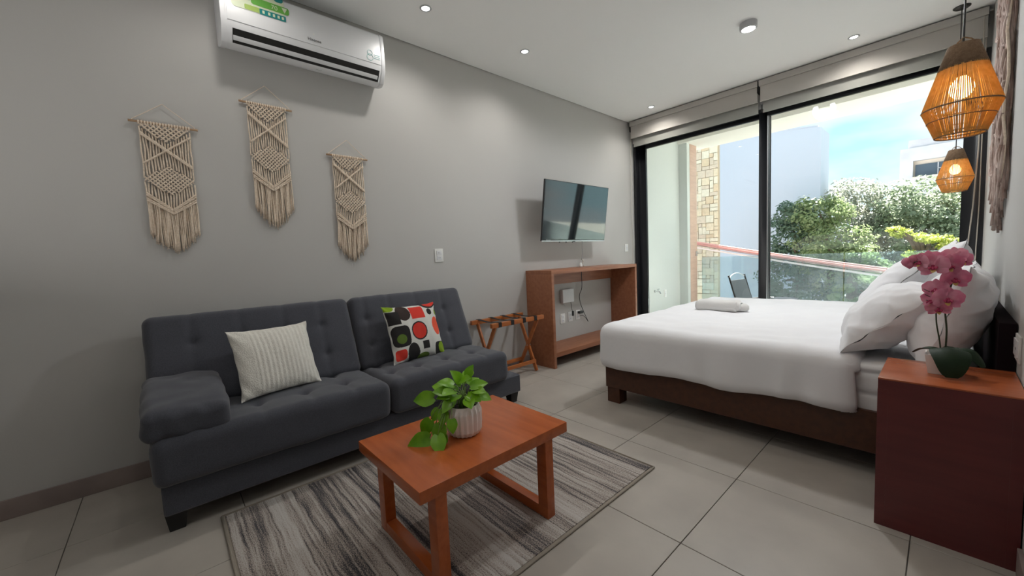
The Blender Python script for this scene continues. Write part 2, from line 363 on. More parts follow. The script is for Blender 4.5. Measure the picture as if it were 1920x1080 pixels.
def pendant(x, y, ztop, label):
    t = thing('pendant_lamp', label, 'lamp', (x, y, ztop), 'woven pendant lamps over the nightstands')
    # profile (world units measured on the shade): top radius, widest, bottom
    R0, R1, R2 = .040, .104, .066; H1, H2 = .225, .33
    MB().lathe([(.0001, 0), (.048, 0), (.048, -.006), (.040, -.012), (.0001, -.012)], (x, y, CEIL), 32).build('ceiling_rose', 'metal_black', t, smooth=True)
    MB().tube([(x, y, CEIL-.012), (x, y, ztop-.06)], .003, 8).build('cord', 'metal_black', t)
    for r, z in ((R0, -.005), (R1, -H1), (R2, -H2)):
        MB().tube([(x+r*math.cos(a), y+r*math.sin(a), ztop+z) for a in np.linspace(0, 2*PI, 41)], .0026, 6, caps=False).build('frame_ring', 'jute_top', t, smooth=True)
    hg = MB()
    for a in (.3, 2.4, 4.5): hg.tube([(x, y, ztop+.028), (x+.02*math.cos(a), y+.02*math.sin(a), ztop+.018), (x+R0*math.cos(a), y+R0*math.sin(a), ztop-.005)], .0022, 6)
    hg.build('hanger', 'jute_top', t)
    zb = .085; rb = R0+(R1-R0)*zb/H1
    MB().lathe([(R0+.001, 0), (rb+.0015, -zb), (rb-.001, -zb), (R0-.002, 0), (R0+.001, 0)], (x, y, ztop), 48, rf=lambda k, z: 1+.012*(k % 2)).build('top_wrap', 'jute_top', t, smooth=True)
    st = MB(); n = 110
    for k in range(n):
        a = 2*PI*(k+random.uniform(-.22, .22))/n; da = random.uniform(-.03, .03)
        st.tube([(x+rb*.98*math.cos(a), y+rb*.98*math.sin(a), ztop-zb+.004), (x+R1*math.cos(a), y+R1*math.sin(a), ztop-H1), (x+R2*math.cos(a+da), y+R2*math.sin(a+da), ztop-H2)], .0024, 4, caps=False)
    tag(st.build('woven_strings', 'jute', t), kind='stuff')
    rg = MB()
    for r, z in ((R1+.001, -H1-.001), (R1-.015, -H1-.045), (R2+.002, -H2+.012)):
        rg.tube([(x+r*math.cos(a), y+r*math.sin(a), ztop+z) for a in np.linspace(0, 2*PI, 41)], .0018, 5, caps=False)
    rg.build('binding_ring', 'jute_top', t)
    MB().tube([(x, y, ztop-.06+.005), (x, y, ztop-.115)], .014, 16).build('lamp_holder', 'metal_black', t)
    MB().lathe([(.0001, -.195), (.018, -.19), (.031, -.172), (.034, -.155), (.028, -.135), (.014, -.117), (.012, -.112)], (x, y, ztop), 24).build('bulb', 'bulb_glow', t, smooth=True)
    light('pendant_light', 'POINT', (x, y, ztop-.16), 3.0, (1, .62, .25), shadow_soft_size=.036)
    return t
pendant(.022, 2.3, 1.868, 'large-looking jute string pendant lamp hanging nearest, above the red nightstand')
pendant(.030, 4.8, 1.852, 'smaller-looking jute pendant lamp hanging farther away by the window')
# ================================================================== AIR CONDITIONER
ac = thing('air_conditioner', 'white wall-mounted split air conditioner with green sticker, near the ceiling', 'air conditioner', (XL, .86, 2.40))
def ac_prof(ex=0): return [(-3.0, 2.515-ex), (-2.93, 2.484-ex), (-2.875, 2.470-ex), (-2.842+ex*.7, 2.480-ex*.7), (-2.796+ex, 2.552), (-2.790+ex, 2.61), (-2.793+ex, 2.74), (-2.803+ex, 2.80+ex), (-2.83, 2.822+ex), (-3.0, 2.83+ex)]
MB().prism(ac_prof(), .378, 1.336).build('body', 'plastic_white', ac, bevel=.004)
for y0, y1 in ((.368, .396), (1.316, 1.344)): MB().prism(ac_prof(.003), y0, y1).build('end_cap', 'plastic_white', ac, bevel=.005)
MB().prism([(-2.805, 2.585), (-2.788, 2.59), (-2.786, 2.64), (-2.789, 2.74), (-2.80, 2.80), (-2.81, 2.80)], .400, 1.312).build('front_panel', 'plastic_white', ac, bevel=.004)
def on_low(s0, s1, e):      # strip on the slanted lower face
    a = Vector((-2.796, 0, 2.552)); b = Vector((-2.842, 0, 2.480)); n = Vector((.843, 0, -.538))
    p, q = a.lerp(b, s0), a.lerp(b, s1)
    return [(v.x, v.z) for v in (p-n*.004, p+n*e, q+n*e, q-n*.004)]
MB().prism(on_low(.02, .93, .0030), .422, 1.300).build('air_outlet', 'slot_black', ac)
MB().prism(on_low(.44, .74, .0060), .424, 1.292).build('louver_flap', 'plastic_white', ac, bevel=.001)
XF = -2.7858
def decal(x, pts, m, name, par, e=.0008):     # flat outline in (y,z) on a plane x
    n = len(pts); MB().add([(x, y, z) for y, z in pts]+[(x+e, y, z) for y, z in pts], [tuple(range(n))[::-1], tuple(range(n, 2*n))]+[(i, (i+1) % n, (i+1) % n+n, i+n) for i in range(n)]).build(name, m, par)
def rr(y0, z0, y1, z1, r=.01, sk=0):
    pts = []
    for cy, cz, a0 in ((y1-r, z1-r, 0), (y0+r, z1-r, 90), (y0+r, z0+r, 180), (y1-r, z0+r, 270)):
        for k in range(5):
            a = math.radians(a0+k*22.5); pts.append((cy+r*math.cos(a), cz+r*math.sin(a)+sk*(cy-y0)))
    return pts
st = thing('energy_sticker', 'green and teal energy-saving sticker on the left of the air conditioner front', 'sticker', (XF, .57, 2.70))
decal(XF, rr(.425, 2.672, .70, 2.80, .02), 'sticker_pale', 'sticker_sheet', st, .0004)
decal(XF+.0004, rr(.425, 2.735, .475, 2.80, .01), 'sticker_green', 'leaf_picture', st)
decal(XF+.0005, rr(.468, 2.730, .535, 2.80, .028), 'sticker_blue', 'globe_picture', st)
decal(XF+.0006, rr(.525, 2.716, .725, 2.758, .012), 'sticker_green', 'green_band', st)
decal(XF+.0006, rr(.49, 2.676, .575, 2.704, .006), 'sticker_lime', 'lime_band', st)
decal(XF+.0007, rr(.565, 2.672, .705, 2.704, .004), 'sticker_teal', 'teal_band', st)
decal(XF+.0006, rr(.645, 2.775, .695, 2.812, .016), 'sticker_teal', 'round_seal', st)
YZ = lambda x, y, z: T(x, y, z) @ Matrix.Rotation(PI/2, 4, 'Z') @ Matrix.Rotation(PI/2, 4, 'X')
text_mesh('70', .036, YZ(XF+.0015, .645, 2.735), 'sticker_pale', 'figures', st, .0003)
decal(XF+.0016, [(.685, 2.752), (.715, 2.752), (.700, 2.722)], 'sticker_pale', 'arrow_mark', st)
for i_, y_ in enumerate((.585, .615, .64, .665, .688)): decal(XF+.0015, rr(y_-.006, 2.680, y_+.006, 2.697, .002), 'sticker_pale', 'teal_band_mark', st)
text_mesh('Hisense', .026, YZ(XF+.0006, .865, 2.618), 'ink_grey', 'maker_lettering', ac, .0003)
text_mesh('Hisense', .012, YZ(-2.862, .90, 2.4695) @ Matrix.Rotation(math.radians(-75), 4, 'X'), 'ink_grey', 'maker_lettering', ac, .0003)
MB().tube([(XF-.001, .862, 2.655), (XF+.0008, .862, 2.655)], .006, 12).build('indicator_lamp', 'outlet_white', ac)
em = MB()
for cy, cz, r in ((1.232, 2.652, .018), (1.232, 2.622, .022)): em.tube([(XF+.0012, cy+r*math.cos(a), cz+r*math.sin(a)) for a in np.linspace(0, 2*PI, 25)], .0012, 4)
for k in range(3): em.box((XF, 1.262, 2.645-k*.012), (XF+.0008, 1.305, 2.648-k*.012))
em.build('eco_emblem', 'ink_teal', ac)
# ================================================================== MACRAME ON THE LEFT WALL
def macrame(y, z, sc, label):
    """hanging built round (0,0,0) = dowel centre, on the wall plane; width along y"""
    t = thing('macrame_hanging', label, 'wall hanging', (XL, y, z), 'three macrame hangings on the grey wall')
    def P(a, b, d=.014): return (XL+d, y+a, z-b*sc)
    MB().tube([P(-.148, -.002/sc), P(0, 0), P(.148, .002/sc)], .0062, 10).build('dowel', 'dowel_wood', t, smooth=True)
    MB().tube([P(-.135, -.004), P(-.132, -.012), P(0, -.116), P(.132, -.012), P(.135, -.004)], .0021, 5).build('hanging_cord', 'rope', t)
    W = .107; n = 18
    def tip(a): q = abs(a)/W; return .715-.10*q**1.6
    def vlow(a): return .485-.085*abs(a)/W+.005       # lower V where the fringe starts
    net = MB(); fr = MB()
    for k in range(n):
        a = -W+2*W*k/(n-1); wv = random.uniform(.0008, .002); ph = random.uniform(0, 6)
        L_ = vlow(a); pts = [P(a+wv*math.sin(ph+s*40), s, .011+.002*math.sin(s*60+k)) for s in np.linspace(0, L_, 16)]
        seg = []
        for s_, p_ in zip(np.linspace(0, L_, 40), [P(a+wv*math.sin(ph+s*40), s, .011+.002*math.sin(s*60+k)) for s in np.linspace(0, L_, 40)]):
            hole = (.010 < s_ < .100-.085*abs(a)/W) or (.240+.062*abs(a)/W < s_ < .388-.075*abs(a)/W)
            if not hole: seg.append(p_)
            if (hole or s_ >= L_-1e-6) and seg:
                if len(seg) > 2: net.tube(seg, .0040, 5)
                seg = []
    # knots wrapping the dowel
    for k in range(n): a = -W+2*W*k/(n-1); net.tube([P(a, -.008/sc, .016), P(a, .0, .022), P(a, .014, .017)], .0046, 5)
    def cord(p, q, r=.0058, kn=16):
        net.tube([P(p[0]+(q[0]-p[0])*s, p[1]+(q[1]-p[1])*s, .0215+.0012*math.sin(s*kn*PI)) for s in np.linspace(0, 1, kn*2)], [r*(1+.16*math.sin(i*PI/2*1.0)) for i in range(kn*2)], 6)
    def lattice(inside, pitch, r=.0042):
        for sg in (-1, 1):
            for c in np.arange(-.8, .8, pitch):
                seg = []
                for s in np.arange(-W, W+.001, .0045):
                    b = c+sg*s*1.0
                    if inside(s, b): seg.append((s, b))
                    else:
                        if len(seg) > 2: net.tube([P(u, v, .017+.0022*math.sin((u*sg+v)/pitch*PI*2+sg)) for u, v in seg], r, 5)
                        seg = []
                if len(seg) > 2: net.tube([P(u, v, .017+.0022*math.sin((u*sg+v)/pitch*PI*2+sg)) for u, v in seg], r, 5)
    lattice(lambda a, b: .008 < b < .105-.085*abs(a)/W, .024)
    lattice(lambda a, b: .232+.062*abs(a)/W < b < .395-.075*abs(a)/W, .0215)
    cord((-W, .055), (W, .225)); cord((W, .055), (-W, .225)); cord((-W, .063), (W, .233)); 
    for e in (0, .012, .030, .042): cord((-W, .385+e), (0, .475+e*.6), .0050); cord((W, .385+e), (0, .475+e*.6), .0050)
    for k in range(38):
        a = -W+2*W*k/37; da = random.uniform(-.006, .006); e = tip(a)+random.uniform(-.022, .008); d0 = random.uniform(.008, .018)
        s0 = vlow(a)-.01
        pts = [P(a+da*s*s+.002*math.sin(s*5+k), s0+(e-s0)*s, d0+.004*math.sin(s*3+k)) for s in np.linspace(0, 1, 7)]
        fr.tube(pts, [.0035, .0035, .0036, .0036, .0036, .0038, .0048], 5)
        for j in range(3):
            p = pts[-1]; fr.tube([p, (p[0]+random.uniform(-.003, .006), p[1]+random.uniform(-.006, .006), p[2]-random.uniform(.006, .016))], .0011, 3)
    net.build('knotted_net', 'rope', t, smooth=True); tag(fr.build('fringe', 'rope', t, smooth=True), kind='stuff')
macrame(.079, 1.987, 1.0, 'cream macrame wall hanging, the leftmost and widest-looking of the three')
macrame(.594, 2.206, 1.09, 'cream macrame wall hanging hung highest, under the air conditioner')
macrame(1.092, 1.947, 1.06, 'cream macrame wall hanging, the rightmost and slimmest-looking of the three')
# big brown hanging on the right wall above the bed
mh = thing('macrame_hanging', 'brown and cream macrame hanging seen edge-on above the bed head', 'wall hanging', (XR, 3.55, 2.62))
MB().tube([(XR-.022, 3.05, 2.60), (XR-.024, 3.3, 2.622), (XR-.022, 3.6, 2.61), (XR-.022, 3.82, 2.63)], [.012, .014, .013, .010], 10).build('branch', 'bark', mh, smooth=True)
ff = MB(); cc = MB()
for k in range(90):
    y_ = 3.12+.62*k/89; L_ = 1.20+.20*(1-abs(y_-3.43)/.32)+random.uniform(-.06, .06); d = random.uniform(.010, .034)
    tgt = cc if k % 9 == 0 else ff
    tgt.tube([(XR-.03-d*.3, y_, 2.61)]+[(XR-d-.006*math.sin(s*20+k), y_+.006*math.sin(s*9+k*2), 2.61-L_*s) for s in np.linspace(.06, 1, 12)], .0058, 5)
cr_ = MB()
for r_ in range(7):
    z_ = 2.5-r_*.15
    cr_.tube([(XR-.034-.005*math.sin(s*30), 3.12+.62*s, z_-.10*math.sin(s*PI*3)) for s in np.linspace(0, 1, 40)], .008, 5)
cr_.build('knot_rows', 'rope_brown', mh, smooth=True); cc.build('cream_strands', 'rope', mh, smooth=True)
tag(ff.build('fringe', 'rope_brown', mh, smooth=True), kind='stuff')
# ================================================================== SOFA
sofa = thing('sofa', 'charcoal grey tufted fabric sofa bed against the grey wall', 'sofa', (-2.5, .95, 0))
MB().box((-2.86, -.085, .088), (-2.235, 2.045, .228)).build('base', 'sofa_fabric', sofa, bevel=.018, seg=3)
for x_, y_ in ((-2.30, -.045), (-2.30, 2.0), (-2.80, -.04), (-2.80, 2.0)):
    MB().add([(x_-.028, y_-.028, 0), (x_+.028, y_-.028, 0), (x_+.028, y_+.028, 0), (x_-.028, y_+.028, 0), (x_-.040, y_-.040, .092), (x_+.040, y_-.040, .092), (x_+.040, y_+.040, .092), (x_-.040, y_+.040, .092)],
             [(0,3,2,1),(4,5,6,7),(0,1,5,4),(1,2,6,5),(2,3,7,6),(3,0,4,7)]).build('leg', 'sofa_leg', sofa, bevel=.003)
def tuft(p, n, cols, rows, ax, top, a=.030, s=.030, crease=.010):
    """p local; cols = positions along y, rows = positions along the other in-plane axis; only on the face looking along +ax"""
    k = max(0, n[ax]); k = k*k
    other = 0 if ax == 2 else 2
    d = 0
    for c in cols:
        for r in rows:
            q = ((p[1]-c)/s)**2+((p[other]-r)/s)**2; d += a*math.exp(-math.sqrt(q+.15)*1.25)*1.4
    for c in cols: d += crease*math.exp(-((p[1]-c)/.020)**2)
    for r in rows: d += crease*.25*math.exp(-((p[other]-r)/.022)**2)
    return d*k
wrk = lambda p, a, f: a*noise.noise(Vector(p)*f)
def seat(y0, y1, cols):
    c = Vector((-2.485, (y0+y1)/2, .333)); cl = [q-c.y for q in cols]
    def disp(p, n):
        d = tuft(p, n, cl, [.075, -.14], 2, 0, .034, .030, .006)
        puff = .012*max(0, n.z)*(1-(2*p.y/(y1-y0))**4)
        return p-n*d+Vector((0, 0, puff))+n*wrk(p+c, .004, 9)
    return soft('seat_cushion', 'sofa_fabric', sofa, (.585, y1-y0-.008, .215), .045, (44, 90, 14), T(*c), disp)
seat(-.112, .965, (.09, .318, .545, .76)); seat(.965, 1.905, (1.06, 1.25, 1.47, 1.70))
def back(y0, y1, cols):
    yc = (y0+y1)/2; tilt = math.atan2(.22, .48)
    M = T(-2.785, yc, .655) @ Matrix.Rotation(-tilt*.92, 4, 'Y')
    cl = [q-yc for q in cols]
    def disp(p, n):
        d = tuft(p, n, cl, [.09, -.105], 0, 0, .022, .026, .005)
        # creases run over the top edge too
        if n.z > .2:
            for c in cl: d += .0025*math.exp(-((p.y-c)/.02)**2)*n.z
        return p-n*d+n*wrk(p+Vector((0, yc, 0)), .003, 9)
    return soft('backrest', 'sofa_fabric', sofa, (.135, y1-y0-.008, .54), .045, (12, 90, 46), M, disp)
back(-.112, .962, (.09, .318, .545, .76)); back(.962, 1.905, (1.06, 1.25, 1.47, 1.70))
def armd(p, n):
    q = p.copy(); q.z *= 1.12-.22*abs(2*p.x/.53)**3-.12*abs(2*p.y/.3)**3; q.z -= .006*math.exp(-((p.y-.06)/.02)**2)*max(0, n.x)
    q.z += .012*math.sin(p.y*60)*max(0, n.x)*.6
    q += n*wrk(p, .008, 12); return q
soft('armrest', 'sofa_fabric', sofa, (.53, .315, .145), .040, (44, 30, 14), T(-2.47, .030, .520) @ Matrix.Rotation(math.radians(7), 4, 'Y') @ Matrix.Rotation(math.radians(-3), 4, 'X'), armd)
# ================================================================== PILLOWS
def pillow_mesh(name, w, h, t, m, n=40, pinch=.10, fn=None, color=None, puff=2.4, ear=.04, seed=0, wr=0):
    vs = []; fs = []; cols = []
    for side in (1, -1):
        base = len(vs)
        for i in range(n+1):
            for j in range(n+1):
                u = -1+2*i/n; v = -1+2*j/n
                uu = math.copysign(1-(1-abs(u))**1.35, u); vv = math.copysign(1-(1-abs(v))**1.35, v)
                c = (abs(uu)*abs(vv))**5
                x = uu*w/2*(1-pinch*(1-abs(vv)**2.2)*0-pinch*.5*(1-vv*vv)+ear*c); y = vv*h/2*(1-pinch*.5*(1-uu*uu)+ear*c)
                pr = ((1-abs(uu)**puff)*(1-abs(vv)**puff))**.62
                z = side*t/2*pr
                z += side*pr*(.010*noise.noise(Vector((x*7+seed, y*7, side*3)))+.004*noise.noise(Vector((x*22+seed, y*9, side))))
                e = (1-pr); z += .004*math.sin(u*16+v*13+seed)*e*e
                if wr:
                    q1 = noise.noise(Vector((x*5+y*9+seed, (y-x)*3, seed))); q2 = noise.noise(Vector((x*11-y*4, y*10+seed, seed+2)))
                    z += side*min(1, pr*2.2+.12)*(.016*(1-abs(q1)*3.2)*(.35+.65*e)+.010*(1-abs(q2)*3.5)*(.3+.7*e))*.85
                if fn: x, y, z = fn(x, y, z, uu, vv, side, pr)
                vs.append((x, y, z)); cols.append((uu, vv, side))
        for i in range(n):
            for j in range(n):
                q = (base+i*(n+1)+j, base+(i+1)*(n+1)+j, base+(i+1)*(n+1)+j+1, base+i*(n+1)+j+1); fs.append(q if side > 0 else q[::-1])
    me = bpy.data.meshes.new(name); me.from_pydata(vs, [], fs)
    if color:
        at = me.color_attributes.new('print', 'FLOAT_COLOR', 'POINT'); arr = np.array([(*color(*c), 1) for c in cols], dtype=np.float32).ravel(); at.data.foreach_set('color', arr)
    b = bmesh.new(); b.from_mesh(me); bmesh.ops.remove_doubles(b, verts=b.verts, dist=1e-5); b.to_mesh(me); b.free()
    me.materials.append(MATS[m]); me.polygons.foreach_set('use_smooth', [True]*len(me.polygons))
    o = bpy.data.objects.new(name, me); COL.objects.link(o); return o
def orient(o, c, right, up):
    r = Vector(right).normalized(); u = Vector(up).normalized(); n = r.cross(u).normalized(); u = n.cross(r)
    o.matrix_world = Matrix(((r.x, u.x, n.x, c[0]), (r.y, u.y, n.y, c[1]), (r.z, u.z, n.z, c[2]), (0, 0, 0, 1)))
def pose(ya, pi, ro):
    n = Vector((math.cos(ya)*math.cos(pi), math.sin(ya)*math.cos(pi), -math.sin(pi))); a = Vector((-math.sin(ya), math.cos(ya), 0)); b = n.cross(a)
    return a*math.cos(ro)+b*math.sin(ro), b*math.cos(ro)-a*math.sin(ro)
def ribs(x, y, z, u, v, side, pr): 
    if side > 0 and u > -.62: z += .0024*pr**.5*math.sin(u*2*PI*8.5)
    return x, y, z
o = pillow_mesh('cushion', .42, .375, .115, 'ribbed_cloth', 84, .06, ribs, puff=3.0, ear=.05)
a_, b_ = pose(.264, -.373, -.027); orient(o, (-2.561, .448, .634), a_, b_)
tag(o, 'off-white ribbed cushion leaning on the left half of the sofa', 'cushion')
m_ = mat('print_cloth', (.8, .8, .8), .9); t_ = m_.node_tree; at_ = t_.nodes.new('ShaderNodeAttribute'); at_.attribute_name = 'print'; t_.links.new(at_.outputs['Color'], t_.nodes['Principled BSDF'].inputs['Base Color'])
WH, BK, BR, RD, OR, GR, DG = (.62, .62, .58), (.012, .010, .010), (.030, .016, .013), (.62, .035, .020), (.75, .09, .04), (.22, .35, .01), (.10, .17, .02)
def Wc(px, py):     # affine frame of the print: position on the cloth, -1..1
    return px, py
SH = [('c', .0, -.02, .31, .35, BK), ('c', .0, -.02, .265, .30, RD),
      ('s', .10, .68, .27, .24, RD), ('c', -.44, .72, .26, .30, BR), ('s', -.80, .56, .19, .24, BK),
      ('r', -.68, -.12, .30, .38, BK), ('c', -.70, -.22, .16, .17, DG),
      ('r', -.78, -.76, .18, .18, RD), ('c', -.34, -.78, .23, .36, BK), ('s', .16, -.58, .13, .15, BK),
      ('r', .84, -.78, .30, .24, BK), ('c', .88, -.76, .18, .20, GR), ('c', .80, .08, .20, .36, OR), ('c', .62, .66, .11, .13, BK),
      ('c', .72, 1.05, .36, .26, BK), ('c', .76, 1.06, .28, .20, RD), ('c', -.90, .98, .22, .17, GR), ('c', .06, -.98, .24, .14, DG), ('c', .95, .62, .08, .12, GR)]
def prt(u, v, side):
    col = WH
    if side < 0: return WH
    for k, cx, cy, rx, ry, c in SH:
        a = abs(u-cx)/rx; b = abs(v-cy)/ry
        d = {'c': (a*a+b*b)**.5, 's': max(a, b), 'r': (a**4+b**4)**.25}[k]
        if d < 1: col = c
    return col
o = pillow_mesh('cushion', .445, .40, .12, 'print_cloth', 190, .05, None, prt, puff=3.2, ear=.06)
a_, b_ = pose(.178, -.322, -.037); orient(o, (-2.612, 1.352, .638), a_, b_)
tag(o, 'patterned cushion with red, black and green circles and squares on the sofa', 'cushion')
# ================================================================== RUG
rug = thing('rug', 'grey and beige striped rug under the coffee table', 'rug', (-1.62, .98, 0))
MB().box((-2.215, .122, 0), (-1.02, 1.845, .009)).build('pile', 'white_paint', rug, bevel=.002)
rm = bpy.data.materials.new('rug_pile'); rm.use_nodes = True; t_ = rm.node_tree; N = t_.nodes.new; L = t_.links.new; B_ = t_.nodes['Principled BSDF']
tc = N('ShaderNodeTexCoord')
w1 = N('ShaderNodeTexNoise'); w1.inputs['Scale'].default_value = 7; w1.inputs['Detail'].default_value = 3; L(tc.outputs['Object'], w1.inputs['Vector'])
w2 = N('ShaderNodeVectorMath'); w2.operation = 'SCALE'; w2.inputs['Scale'].default_value = .022; L(w1.outputs['Color'], w2.inputs[0])
w3 = N('ShaderNodeVectorMath'); w3.operation = 'ADD'; L(tc.outputs['Object'], w3.inputs[0]); L(w2.outputs[0], w3.inputs[1])
def nz_(scale, st, det=3, dist=0):
    mp = N('ShaderNodeMapping'); mp.inputs['Scale'].default_value = st; L(w3.outputs[0], mp.inputs[0])
    z = N('ShaderNodeTexNoise'); z.inputs['Scale'].default_value = scale; z.inputs['Detail'].default_value = det; z.inputs['Distortion'].default_value = dist
    L(mp.outputs[0], z.inputs['Vector']); return z.outputs['Fac']
A1 = nz_(1, (1.0, 48, 1), 5); A2 = nz_(1, (.2, 5.0, 1), 2); A3 = nz_(1, (170, 260, 1), 2); A4 = nz_(1, (3.5, 110, 1), 4)
def math_(op, a, b):
    m = N('ShaderNodeMath'); m.operation = op
    for i, v in enumerate((a, b)):
        if isinstance(v, (int, float)): m.inputs[i].default_value = v
        else: L(v, m.inputs[i])
    return m.outputs[0]
s_ = math_('ADD', math_('ADD', math_('MULTIPLY', A1, .85), math_('MULTIPLY', A2, .95)), math_('ADD', math_('MULTIPLY', A3, .75), math_('MULTIPLY', A4, .62)))
s_ = math_('MULTIPLY', s_, .317)
r_ = N('ShaderNodeValToRGB'); e = r_.color_ramp.elements; e[0].position = .415; e[0].color = (.022, .022, .027, 1); e[1].position = .575; e[1].color = (.50, .48, .455, 1)
for p_, c_ in ((.455, (.085, .082, .088, 1)), (.485, (.25, .21, .185, 1)), (.515, (.39, .345, .31, 1))): q = e.new(p_); q.color = c_
L(s_, r_.inputs[0]); L(r_.outputs[0], B_.inputs['Base Color']); B_.inputs['Roughness'].default_value = .95
bp = N('ShaderNodeBump'); bp.inputs['Strength'].default_value = .7; bp.inputs['Distance'].default_value = .006; L(s_, bp.inputs['Height']); L(bp.outputs[0], B_.inputs['Normal'])
rug.children[0].data.materials[0] = rm
mat('rug_edge', (.33, .29, .24), .95, bump=(300, .5))
bd = MB()
for a, b in (((-2.228, .11), (-1.008, .11)), ((-1.008, .11), (-1.008, 1.857)), ((-1.008, 1.857), (-2.228, 1.857)), ((-2.228, 1.857), (-2.228, .11))): bd.tube([(a[0], a[1], .005), (b[0], b[1], .005)], .0055, 6)
bd.build('bound_edge', 'rug_edge', rug, smooth=True)
wv_ = MB()
for x0, x1, y0, y1 in ((-2.224, -1.012, .114, .124), (-2.224, -1.012, 1.843, 1.853), (-2.224, -2.213, .12, 1.85), (-1.022, -1.012, .12, 1.85)): wv_.box((x0, y0, .0005), (x1, y1, .0055))
wv_.build('woven_margin', 'rug_edge', rug)
# ================================================================== COFFEE TABLE
ct = thing('coffee_table', 'reddish-brown wooden coffee table on the striped rug', 'table', (-1.375, .925, .010))
Z0 = .0095
MB().box((-1.645, .557, .360), (-1.118, 1.292, .405)).build('tabletop', 'table_wood', ct, bevel=.003)
for y0 in (.615, 1.153):
    for x0 in (-1.610, -1.178): MB().box((x0, y0, Z0+.0), (x0+.056, y0+.045, .360)).build('leg', 'table_wood', ct, bevel=.002)
    MB().box((-1.554, y0+.001, Z0), (-1.178, y0+.044, Z0+.046)).build('foot_rail', 'table_wood', ct, bevel=.002)
# ================================================================== POTHOS
pc = Vector((-1.372, .915, .405))
pot = thing('potted_plant', 'green trailing pothos in a white fluted ceramic pot on the coffee table', 'plant', pc)
def flute(k, z): return 1+(.075 if k % 2 else -.03)*min(1, max(0, (.128-z)/.03))
MB().lathe([(.0001, .004), (.052, 0), (.062, .006), (.070, .022), (.073, .06), (.073, .10), (.069, .118), (.066, .130), (.062, .130), (.064, .115), (.064, .108)], pc, 40, rf=flute).build('pot', 'ceramic', pot)
MB().lathe([(.0001, .112), (.04, .110), (.0655, .106)], pc, 20).build('soil', 'soil', pot)
def leaf_mb(L_, W_, curl=.25, fold=.18, n=7, heart=True):
    vs = []; fs = []
    for i in range(n+1):
        s = i/n; x = L_*s
        wd = W_*(math.sin(PI*min(1, s*.93+.07))**.75)*(1-.45*s) if heart else W_*math.sin(PI*(.06+.90*s))**.7
        if i == n: wd = 0.0005
        z = -curl*L_*s*s
        for t in (-1, -.5, 0, .5, 1): vs.append((x-(.10*L_*abs(t) if heart and s < .2 else 0), wd*t, z+fold*wd*(abs(t)**1.3)))
    for i in range(n):
        for j in range(4): a = i*5+j; fs.append((a, a+1, a+6, a+5))
    return vs, fs
def leaf(name, par, p, d, nrm, L_, W_, m, off, curl=.25, heart=True, n=7):
    d = Vector(d).normalized(); nn = Vector(nrm); nn = (nn-d*nn.dot(d)).normalized(); r = nn.cross(d)
    vs, fs = leaf_mb(L_, W_, curl, .18, n, heart); q = [Vector(p)+d*v[0]+r*v[1]+nn*v[2] for v in vs]
    top = list(q); bot = [v-nn*.0008 for v in q]; k = len(q)
    f2 = fs+[tuple(i+k for i in f[::-1]) for f in fs]
    return MB().add(top+bot, f2).build(name, m, par, smooth=True)
stems = MB(); ps = random.Random(5)
camdir = Vector((.62, -.55, .25))     # side of the room the open end of the table faces
def pleaf(tip, d, L_, nrm=(.5, -.4, .8), base=None, bend=.03):
    base = Vector(base) if base is not None else pc+Vector((ps.uniform(-.02, .02), ps.uniform(-.02, .02), .11)); tip = Vector(tip)
    mid = (base+tip)/2+Vector((0, 0, bend)); stems.tube([base, base.lerp(mid, .5)+Vector((0, 0, bend*.4)), mid, mid.lerp(tip, .6)+Vector((0, 0, bend*.2)), tip], .0016, 5)
    leaf('leaf', pot, tip, d, nrm, L_, L_*.50, 'pothos_leaf', None, ps.uniform(.1, .35))
def O(a, b, c): return pc+Vector((a, b, c))
# dome of leaves over the pot
dome = [((-.02, -.03, .175), (-.3, -.9, .1), .075), ((-.045, -.015, .205), (-.2, -.8, .5), .07), ((-.01, .0, .215), (.1, -.3, .6), .075), ((.02, .03, .20), (.5, .6, .2), .075), ((.0, .04, .205), (-.3, .9, .3), .07),
        ((.035, .0, .175), (.8, .2, -.1), .07), ((-.04, .03, .20), (-.8, .3, .3), .07), ((.015, -.035, .18), (.5, -.8, .0), .06), ((.03, .05, .165), (.7, .6, -.3), .07), ((-.03, -.05, .185), (-.6, -.8, .2), .07), ((.0, -.01, .23), (.6, .1, .3), .065), ((.045, .03, .19), (.9, .1, .2), .06)]
dome += [((-.055, .0, .17), (-.9, -.2, .1), .07), ((.01, -.05, .20), (.3, -.9, .2), .07), ((.05, -.01, .165), (.9, -.4, -.2), .065), ((-.03, .045, .225), (-.4, .6, .5), .065), ((.01, .02, .24), (.2, .2, .7), .06), ((-.06, -.04, .195), (-.8, -.5, .2), .075), ((.0, -.05, .16), (.2, -.9, -.3), .07)]
for p_, d_, l_ in dome: pleaf(O(*p_), d_, l_, (.35, -.35, .9))
for p_, d_, l_ in (((-.075, -.10, .165), (-.5, -.8, -.05), .085), ((-.05, -.135, .085), (-.2, -.5, -.75), .075), ((.0, -.115, .075), (.2, -.4, -.8), .075), ((.01, -.115, .035), (.15, -.3, -.9), .06), ((-.02, -.16, .025), (-.3, -.9, -.12), .09), ((.02, -.145, .045), (.45, -.2, -.45), .08), ((-.04, -.10, .125), (.1, -.6, -.7), .055), ((-.01, -.09, .12), (.4, -.5, -.7), .06), ((.045, -.09, .10), (.5, -.3, -.75), .055)):
    pleaf(O(*p_), d_, l_, (.65, -.5, .45), O(-.01, -.045, .12), .045)
for k in range(26):
    a = ps.uniform(0, 2*PI); r = ps.uniform(.0, .04); stems.tube([O(r*math.cos(a), r*math.sin(a), .108), O(r*1.3*math.cos(a), r*1.3*math.sin(a), .15), O(r*1.9*math.cos(a), r*1.9*math.sin(a), ps.uniform(.16, .20))], .0015, 4)
